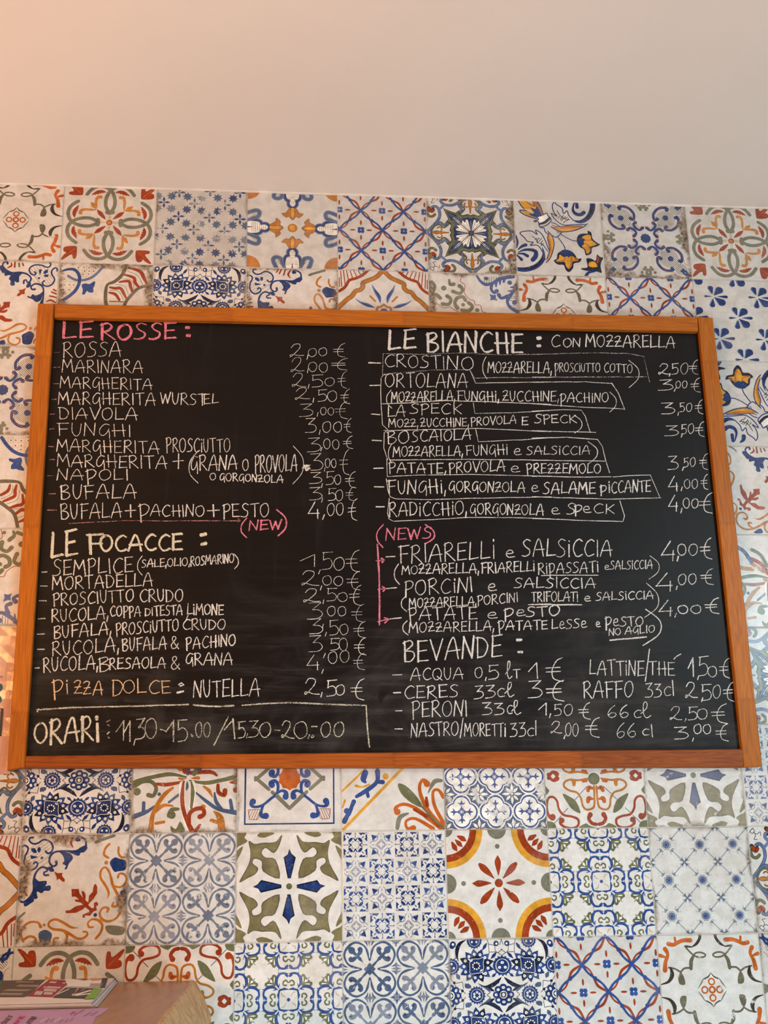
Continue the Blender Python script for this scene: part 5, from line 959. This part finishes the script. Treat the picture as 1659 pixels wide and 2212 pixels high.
chalk('chalk_item', 'w', '19 7 66|530,710,780,775,122;19 9 c|755,820,762,762,62;19 10 I|820,870,770,770,108;19 9 3|1040,1165,795,795,108;19 8 ,|1195,1210,800,800,70;19 9 00|1205,1360,750,750,82;19 9 €|1405,1510,810,810,152')
# ---------------------------------------------------------------- laminated notice at the left edge
def flat_print(name, rgb, rough=.35, coat=0.0):
    return plain(name, rgb, rough, coat=coat)
t = NT('laminated_paper'); tc = t.n('TexCoord'); nz = t.noise(t.mapping(tc.outputs['Object'], (60, 60, 14)), 1.0, 4, .6, 1.5)
M_lam = t.out((.62, .36, .26, 1), .16, bump=nz, bs=.6, bd=.0016, coat=.5)
px0, px1, py0, py1 = -.30, -.029, 1.003, 1.2875
sheet = bpy.data.objects.new('wall_notice', None); COL.objects.link(sheet); sheet.location = Wp((px0 + px1) / 2, py1, 0)
sheet['label'] = 'shiny laminated paper notice on the tiles left of the blackboard'; sheet['category'] = 'notice'
def schild(o, parent): o.parent = parent; o.matrix_parent_inverse = Matrix.Translation(-parent.location); return o
mb = MB(); NX, NY = 14, 16; g = lambda i, j: Wp(px0 + (px1 - px0) * i / NX, py0 + (py1 - py0) * j / NY, -.0012 - .0009 * (1 + math.sin(i * 1.3 + j * .5) * math.sin(j * .9)) * (1 if 0 < j < NY else .3))
for i in range(NX):
    for j in range(NY):
        q = [g(i, j), g(i, j + 1), g(i + 1, j + 1), g(i + 1, j)]; mb.face([tuple(p) for p in q]); q2 = [p + Vector((0, .0004, 0)) for p in q[::-1]]; mb.face([tuple(p) for p in q2])
schild(link('sheet', mb.mesh('sheet', [M_lam])), sheet)
M_teal = flat_print('teal_ink', (.012, .075, .105)); M_ink = flat_print('dark_ink', (.03, .028, .03))
def disc_print(name, cx, cy, r, mat, par, z):
    mb = MB(); mb.face([tuple(Wp(cx + r * math.cos(-a * .3927), cy + r * math.sin(-a * .3927), z)) for a in range(16)]); return schild(link(name, mb.mesh(name, [mat])), par)
for X, Y in ((0, 1485), (-2, 1511)):
    x, y = on_wall(X, Y, -.0035); disc_print('printed_dot', x - .0035, y, .0085, M_teal, sheet, -.0036)
mb = MB()
for xx0, yy0, xx1, yy1 in ((-30, 1530, 2.6, 1531), (2, 1530, 3, 1590), (-30, 1540, 2.5, 1540.6), (-30, 1549, 2.4, 1549.6), (-30, 1559, 2.2, 1559.6), (-30, 1568, 2, 1568.6), (-30, 1578, 2, 1578.6), (-30, 1588, 2, 1589)):
    a, b = on_wall(xx0, yy0, -.0036), on_wall(xx1, yy1, -.0036); mb.face([tuple(Wp(*p, -.0036)) for p in ((a[0], a[1]), (a[0], b[1]), (b[0], b[1]), (b[0], a[1]))])
for k, (X, Y) in enumerate(((1, 1462), (3.4, 1462))):
    for dx0, dy0, dx1, dy1 in (((0, -1.6, .4, 1.6), (0, 1.2, 1.6, 1.6), (1.4, -1.6, 1.8, 1.6)) if k == 0 else ((0, -1.6, .4, 1.6), (0, -1.6, 1.4, -1.2), (0, 0, 1.2, .3), (0, 1.2, 1.4, 1.6))):
        a, b = on_wall(X + dx0, Y + dy0, -.0036), on_wall(X + dx1, Y + dy1, -.0036); mb.face([tuple(Wp(*p, -.0036)) for p in ((a[0], a[1]), (a[0], b[1]), (b[0], b[1]), (b[0], a[1]))])
schild(link('printed_lines', mb.mesh('printed_lines', [M_ink])), sheet)

# ---------------------------------------------------------------- live-edge shelf, papers
SY = 1.663
def shelf_mat():
    t = NT('lacquered_shelf_top'); tc = t.n('TexCoord'); o = tc.outputs['Object']
    w1 = t.noise(t.mapping(o, (55, 3, 3)), 1.5, 5, .6, .4); w2 = t.noise(t.mapping(o, (420, 16, 16)), 1, 3, .6)
    c = t.mix(t.ramp(w1, .3, .7), (.40, .175, .060, 1), (.29, .115, .033, 1)); c = t.mix(t.math('MULTIPLY', t.ramp(w2, .4, .7), .4), c, (.17, .060, .016, 1))
    return t.out(c, .30, bump=w2, bs=.2, bd=.0005, spec=.22)
def edge_mat():
    t = NT('stripped_live_edge'); tc = t.n('TexCoord'); o = tc.outputs['Object']
    w1 = t.noise(t.mapping(o, (26, 9, 15)), 1.2, 6, .65, 1.4); w2 = t.noise(t.mapping(o, (60, 30, 60)), 1, 5, .6, 1.0)
    c = t.mix(t.ramp(w1, .35, .62), (.74, .42, .14, 1), (.52, .24, .06, 1)); c = t.mix(t.math('MULTIPLY', t.ramp(w2, .5, .66), .6), c, (.74, .52, .26, 1)); c = t.mix(t.math('MULTIPLY', t.ramp(w2, .42, .34), .5), c, (.20, .08, .02, 1))
    return t.out(c, .42, bump=w1, bs=.8, bd=.005, spec=.2)
shelf = bpy.data.objects.new('wooden_shelf', None); COL.objects.link(shelf); shelf.location = Wp(.0, SY + .10, -.5)
shelf['label'] = 'thick glossy brown wooden shelf with a pale live edge, bottom left'; shelf['category'] = 'shelf'
mb = MB(); N = 46; top = []; rows = []
for i in range(N + 1):
    z = -.0012 - 1.25 * i / N; x = .330 - .013 * z + .0025 * noise.noise(Vector((z * 16, 0, 0))) + .0012 * noise.noise(Vector((z * 60, 0, 5)))
    r = [(x - .004, SY), (x, SY + .002)]
    for k, (dx, dy) in enumerate(((.006, .012), (.014, .026), (.021, .042), (.027, .060), (.031, .080), (.032, .10), (.02, .12))):
        n_ = noise.noise(Vector((z * 16 + k * .4, k * .9, 3.1))) * .0045 + noise.noise(Vector((z * 60, k * 2.0, 7))) * .0016
        r.append((x + dx + n_, SY + dy))
    rows.append([tuple(Wp(a, b, z)) for a, b in r]); top.append((x - .004, z))
ms = MB()
for i in range(N):
    mb.face([tuple(Wp(-1.2, SY, top[i][1])), tuple(Wp(-1.2, SY, top[i + 1][1])), tuple(Wp(top[i + 1][0], SY, top[i + 1][1])), tuple(Wp(top[i][0], SY, top[i][1]))])
    for k in range(len(rows[0]) - 1): ms.face([rows[i][k], rows[i + 1][k], rows[i + 1][k + 1], rows[i][k + 1]])
    a, b = rows[i][-1], rows[i + 1][-1]; ms.face([a, b, (-1.2, b[1], b[2]), (-1.2, a[1], a[2])])
for r, rev in ((rows[0], 0), (rows[-1], 1)):
    q = r + [(-1.2, r[-1][1], r[-1][2]), (-1.2, r[0][1], r[0][2])]; ms.face(q[::-1] if rev == 0 else q)
q = [(-1.2, rows[0][0][1], rows[0][0][2]), (-1.2, rows[0][-1][1], rows[0][-1][2]), (-1.2, rows[-1][-1][1], rows[0][-1][2]), (-1.2, rows[-1][0][1], rows[0][0][2])]; ms.face(q)
schild(link('shelf_top', mb.mesh('shelf_top', [shelf_mat()])), shelf)
le = ms.mesh('live_edge', [edge_mat()]); le.polygons.foreach_set('use_smooth', [True] * len(le.polygons)); schild(link('live_edge', le), shelf)
# stack of magazines: each copy is a thin folded block
M_page = plain('coated_page', (.80, .79, .82), .5, spec=.15); M_cover = plain('magazine_cover', (.80, .74, .76), .28, spec=.15)
TH = .0017; NM = 5; YT = SY - TH * NM
def shp(px, py, y=None):
    x, z = on_shelf(px, py, YT if y is None else y); return x, min(z, -.012)
fr = shp(200, 2163); br = (on_shelf(250, 2111, YT)[0] + .0, -.030); br = (.186, -.03)
M_photo = plain('printed_photo_brown', (.075, .055, .045), .5, spec=.15); M_wine = plain('printed_wine_red', (.30, .012, .035), .5, spec=.15); M_dkgr = plain('printed_green', (.03, .16, .05), .5, spec=.15)
M_lime = plain('printed_lime', (.18, .42, .05), .5, spec=.15); M_night = plain('printed_night', (.03, .035, .05), .5, spec=.15); M_skin = plain('printed_portrait', (.62, .27, .17), .5, spec=.15); M_wht = plain('printed_white', (.82, .80, .80), .5, spec=.15); M_glow = plain('printed_sunburst', (.75, .42, .12), .3)
for k in range(NM):
    rr = random.Random(40 + k); m = bpy.data.objects.new('magazine', None); COL.objects.link(m); yb = SY - TH * k; yt = yb - TH + .0002
    dx, dz = rr.uniform(-.003, .003) + (NM - 1 - k) * .0012, rr.uniform(-.004, .004)
    m.location = Wp(.0, yb, -.4); m['category'] = 'magazine'; m['group'] = 'magazines stacked on the shelf'
    m['label'] = 'glossy magazine with photos and a wine-red panel, top of the stack on the shelf' if k == NM - 1 else ('white-edged magazine at the very bottom of the shelf stack, resting on the wood', 'white-edged magazine second from the bottom of the shelf stack', 'white-edged magazine in the middle of the five in the shelf stack', 'white-edged magazine directly under the printed top copy of the shelf stack')[k]
    c = [(-.42, br[1] + dz), (-.42, fr[1] + dz), (fr[0] + dx, fr[1] + dz), (br[0] + dx, br[1] + dz)]
    mb = MB(); lay = 3
    for L in range(lay):      # leaves fanned slightly so the edges read as paper
        a = yb - (yb - yt) * L / lay; b = yb - (yb - yt) * (L + .8) / lay; ox = rr.uniform(-.0012, .0012)
        lo = [tuple(Wp(x + (ox if i > 1 else 0), a, z + ox)) for i, (x, z) in enumerate(c)]; hi = [tuple(Wp(x + (ox if i > 1 else 0), b, z + ox)) for i, (x, z) in enumerate(c)]
        mb.face(hi); mb.face(lo[::-1])
        for i in range(4): mb.face([lo[i], lo[(i + 1) % 4], hi[(i + 1) % 4], hi[i]])
    schild(link('pages', mb.mesh('pages', [M_page])), m)
    mb = MB(); mb.face([tuple(Wp(x, yt - .0001, z)) for x, z in c]); 
    for i in range(4): mb.face([tuple(Wp(*((c[i][0], yt, c[i][1])))), tuple(Wp(c[(i + 1) % 4][0], yt, c[(i + 1) % 4][1])), tuple(Wp(c[(i + 1) % 4][0], yt - .0001, c[(i + 1) % 4][1])), tuple(Wp(c[i][0], yt - .0001, c[i][1]))])
    schild(link('cover', mb.mesh('cover', [M_cover])), m)
top_mag = m
prz = [0]
def printed(name, mat, pts, par, y):
    prz[0] += 1; mb = MB()
    q = [on_shelf(px, py, y) for px, py in pts]; q = [(x, min(z, -.034)) for x, z in q]
    mb.face([tuple(Wp(x, y - prz[0] * 1.2e-5, z)) for x, z in q][::-1]); return schild(link(name, mb.mesh(name, [mat])), par)
Yc = YT
s_ = .2836                    # crop (0, 2080) 270 px wide shown at 952
Zp = lambda *v: [(v[i] * s_, 2080 + v[i + 1] * s_) for i in range(0, len(v), 2)]
printed('cover_photo', M_photo, Zp(-200, 95, 358, 125, 215, 252, 180, 262, -200, 262), top_mag, Yc)
printed('cover_photo', M_dkgr, Zp(-200, 95, 112, 112, -10, 190, -200, 190), top_mag, Yc)
printed('cover_photo', M_wht, Zp(40, 118, 60, 118, -60, 190, -90, 190), top_mag, Yc)
for q in ((150,165,300,168,280,182,120,180),(60,200,250,202,200,215,20,214),(130,140,260,142,250,150,120,149),(20,228,180,232,160,245,-20,243)): printed('cover_photo', plain('printed_photo_grey', (.22,.18,.15), .3), Zp(*q), top_mag, Yc)
printed('cover_panel', M_wine, Zp(375, 128, 548, 135, 395, 262, 200, 255), top_mag, Yc)
mb_lines = [(390, 140, 440, 143, 425, 155, 372, 152), (340, 178, 355, 178, 345, 192, 328, 192), (365, 178, 470, 184, 458, 196, 352, 192), (345, 196, 440, 202, 425, 222, 330, 216), (280, 215, 335, 220, 318, 242, 262, 238), (345, 222, 410, 228, 395, 246, 328, 242), (480, 150, 505, 151, 498, 160, 474, 159), (265, 240, 320, 242, 312, 248, 258, 246)]
for q in mb_lines:
    x0_, y0_, x1_, y1_, x2_, y2_, x3_, y3_ = q; n = max(3, int((x1_ - x0_) / 12))
    for i in range(n):
        a, b = i / n, (i + .62) / n
        printed('cover_lettering', M_wht, Zp(x0_ + (x1_ - x0_) * a, y0_ + (y1_ - y0_) * a, x0_ + (x1_ - x0_) * b, y0_ + (y1_ - y0_) * b, x3_ + (x2_ - x3_) * b, y3_ + (y2_ - y3_) * b, x3_ + (x2_ - x3_) * a, y3_ + (y2_ - y3_) * a), top_mag, Yc)
printed('cover_photo', M_wht, Zp(598, 90, 870, 98, 760, 190, 520, 182), top_mag, Yc)
printed('cover_photo', M_skin, Zp(700, 98, 838, 98, 800, 132, 700, 140, 680, 120), top_mag, Yc); printed('cover_photo', plain('printed_hair', (.10, .035, .02), .3), Zp(585, 108, 700, 104, 690, 128, 640, 138, 590, 128), top_mag, Yc)
printed('cover_photo', M_night, Zp(835, 96, 872, 97, 800, 190, 762, 190), top_mag, Yc)
printed('cover_photo', M_night, Zp(500, 190, 780, 198, 715, 275, 400, 266), top_mag, Yc); printed('cover_photo', M_lime, Zp(712, 200, 782, 198, 722, 275, 640, 280), top_mag, Yc)
for q in ((560,245,575,240,640,200,650,200),(560,245,580,250,700,215,690,208),(562,250,580,255,690,240,690,232),(560,245,566,236,590,196,600,196)): printed('cover_photo', M_glow if q[5] < 205 else M_wht, Zp(*q), top_mag, Yc)
printed('cover_photo', M_glow, Zp(545, 240, 575, 238, 580, 252, 550, 254), top_mag, Yc)
for i in range(10): printed('cover_lettering', M_wht, Zp(442 + i * 9, 236 - i * 4, 449 + i * 9, 236 - i * 4, 437 + i * 9, 246 - i * 4, 430 + i * 9, 246 - i * 4), top_mag, Yc)
for i in range(28): printed('cover_lettering', plain('printed_text', (.16, .10, .10), .3) if i == 0 else bpy.data.materials['printed_text'], Zp(-20 + i * 21, 58 + i * 1.1, -11 + i * 21, 58 + i * 1.1, -55 + i * 21, 104 + i * 1.1, -64 + i * 21, 104 + i * 1.1), top_mag, Yc)
for i in range(8): printed('cover_lettering', bpy.data.materials['printed_text'], Zp(690 + i * 12, 160, 697 + i * 12, 160, 690 + i * 12, 186, 683 + i * 12, 186), top_mag, Yc)
# purple flyer in front
M_purple = plain('lilac_flyer', (.46, .24, .52), .32, spec=.15); M_mag = plain('magenta_ink', (.55, .02, .22), .4); M_dk = plain('plum_ink', (.07, .03, .08), .4)
fl = bpy.data.objects.new('flyer', None); COL.objects.link(fl); fl.location = Wp(0, SY, -.85); fl['label'] = 'lilac paper flyer with dark and magenta lettering lying in front of the magazines'; fl['category'] = 'flyer'
A = [on_shelf(px, py, SY) for px, py in ((229, 2183), (222, 2190), (207, 2198), (200, 2212), (196, 2218))]; fy = SY - .0006
A = [(A[0][0], min(A[0][1], fr[1] - .012))] + A[1:]; edge_z = fr[1] - .010
pts = [(-.45, edge_z)] + [(A[0][0], edge_z)] + A[1:] + [(A[-1][0] + .01, -1.08), (-.45, -1.08)]
mb = MB(); mb.face([tuple(Wp(x, fy, z)) for x, z in pts][::-1])
for i in range(len(pts)):
    a, b = pts[i], pts[(i + 1) % len(pts)]; mb.face([tuple(Wp(a[0], fy, a[1])), tuple(Wp(b[0], fy, b[1])), tuple(Wp(b[0], SY - .0001, b[1])), tuple(Wp(a[0], SY - .0001, a[1]))])
schild(link('paper', mb.mesh('paper', [M_purple])), fl)
def letter(mat, poly):
    global prz
    prz[0] += 1; mb = MB(); q = [on_shelf(px, py, fy) for px, py in poly]; mb.face([tuple(Wp(x, fy - 2e-5 - prz[0] * 4e-6, z)) for x, z in q][::-1]); return schild(link('flyer_lettering', mb.mesh('flyer_lettering', [mat])), fl)
def flyer_word(txt, mat, x0, y0, x1, y1, dep, slant):
    # upright strokes of block capitals read from the side (letter tops to the left), in crop units
    SEG = {'S': ((0,0,1,0),(0,0,0,.5),(0,.5,1,.5),(1,.5,1,1),(0,1,1,1)), 'K': ((0,0,0,1),(0,.5,1,0),(0,.5,1,1)), 'E': ((0,0,0,1),(0,0,1,0),(0,.5,.8,.5),(0,1,1,1)), 'T': ((0,0,1,0),(.5,0,.5,1)), 'H': ((0,0,0,1),(1,0,1,1),(0,.5,1,.5)), 'N': ((0,0,0,1),(0,0,1,1),(1,0,1,1)), 'I': ((.5,0,.5,1),), 'O': ((0,0,1,0),(1,0,1,1),(1,1,0,1),(0,1,0,0)), 'R': ((0,0,0,1),(0,0,1,0),(1,0,1,.5),(1,.5,0,.5),(.3,.5,1,1)), 'A': ((0,1,.5,0),(.5,0,1,1),(.2,.6,.8,.6)), 'Y': ((0,0,.5,.5),(1,0,.5,.5),(.5,.5,.5,1))}
    n = len(txt)
    for i, ch in enumerate(txt):
        for ax0, ay0, ax1, ay1 in SEG[ch]:
            def m(u, v):      # u along the word, v down the letter
                s = (i + .1 + u * .74) / n; return x0 + (x1 - x0) * s + v * dep[0], y0 + (y1 - y0) * s + v * dep[1]
            a, b = m(ax0, ay0), m(ax1, ay1); dx, dy = b[0] - a[0], b[1] - a[1]; l = math.hypot(dx, dy) or 1; w = slant
            nx, ny = -dy / l * w, dx / l * w
            q = Zp(a[0] + nx, a[1] + ny, b[0] + nx, b[1] + ny, b[0] - nx, b[1] - ny, a[0] - nx, a[1] - ny); letter(mat, q)
flyer_word('SKET', M_dk, 5, 462, 75, 398, (32, 4), 3.2)
flyer_word('NITE', M_mag, 100, 462, 160, 400, (32, 4), 3.2)
flyer_word('ITTO', M_dk, 195, 462, 245, 410, (36, 6), 3.2)
for i in range(7): letter(M_wht, Zp(300 + i * 8, 452 - i * 5, 306 + i * 8, 452 - i * 5, 318 + i * 8, 460 - i * 5, 312 + i * 8, 460 - i * 5)); letter(M_wht, Zp(405 + i * 8, 450 - i * 5, 411 + i * 8, 450 - i * 5, 423 + i * 8, 458 - i * 5, 417 + i * 8, 458 - i * 5))
for (bx, by) in ((345, 452), (380, 450), (450, 455), (490, 452), (530, 440)):
    for i in range(5): letter(M_dk, Zp(bx + i * 6, by - i * 6, bx + 4 + i * 6, by - i * 6, bx + 12 + i * 6, by + 6 - i * 6, bx + 8 + i * 6, by + 6 - i * 6))
for (bx, by, n) in ((560, 398, 5), (600, 378, 6), (640, 405, 8), (690, 400, 8)):
    for i in range(n): letter(M_dk, Zp(bx + i * 7, by - i * 4, bx + 5 + i * 7, by - i * 4, bx + 5 + i * 7, by + 5 - i * 4, bx + i * 7, by + 5 - i * 4))
letter(M_mag, Zp(535, 392, 545, 378, 570, 374, 572, 380, 552, 384, 543, 398))
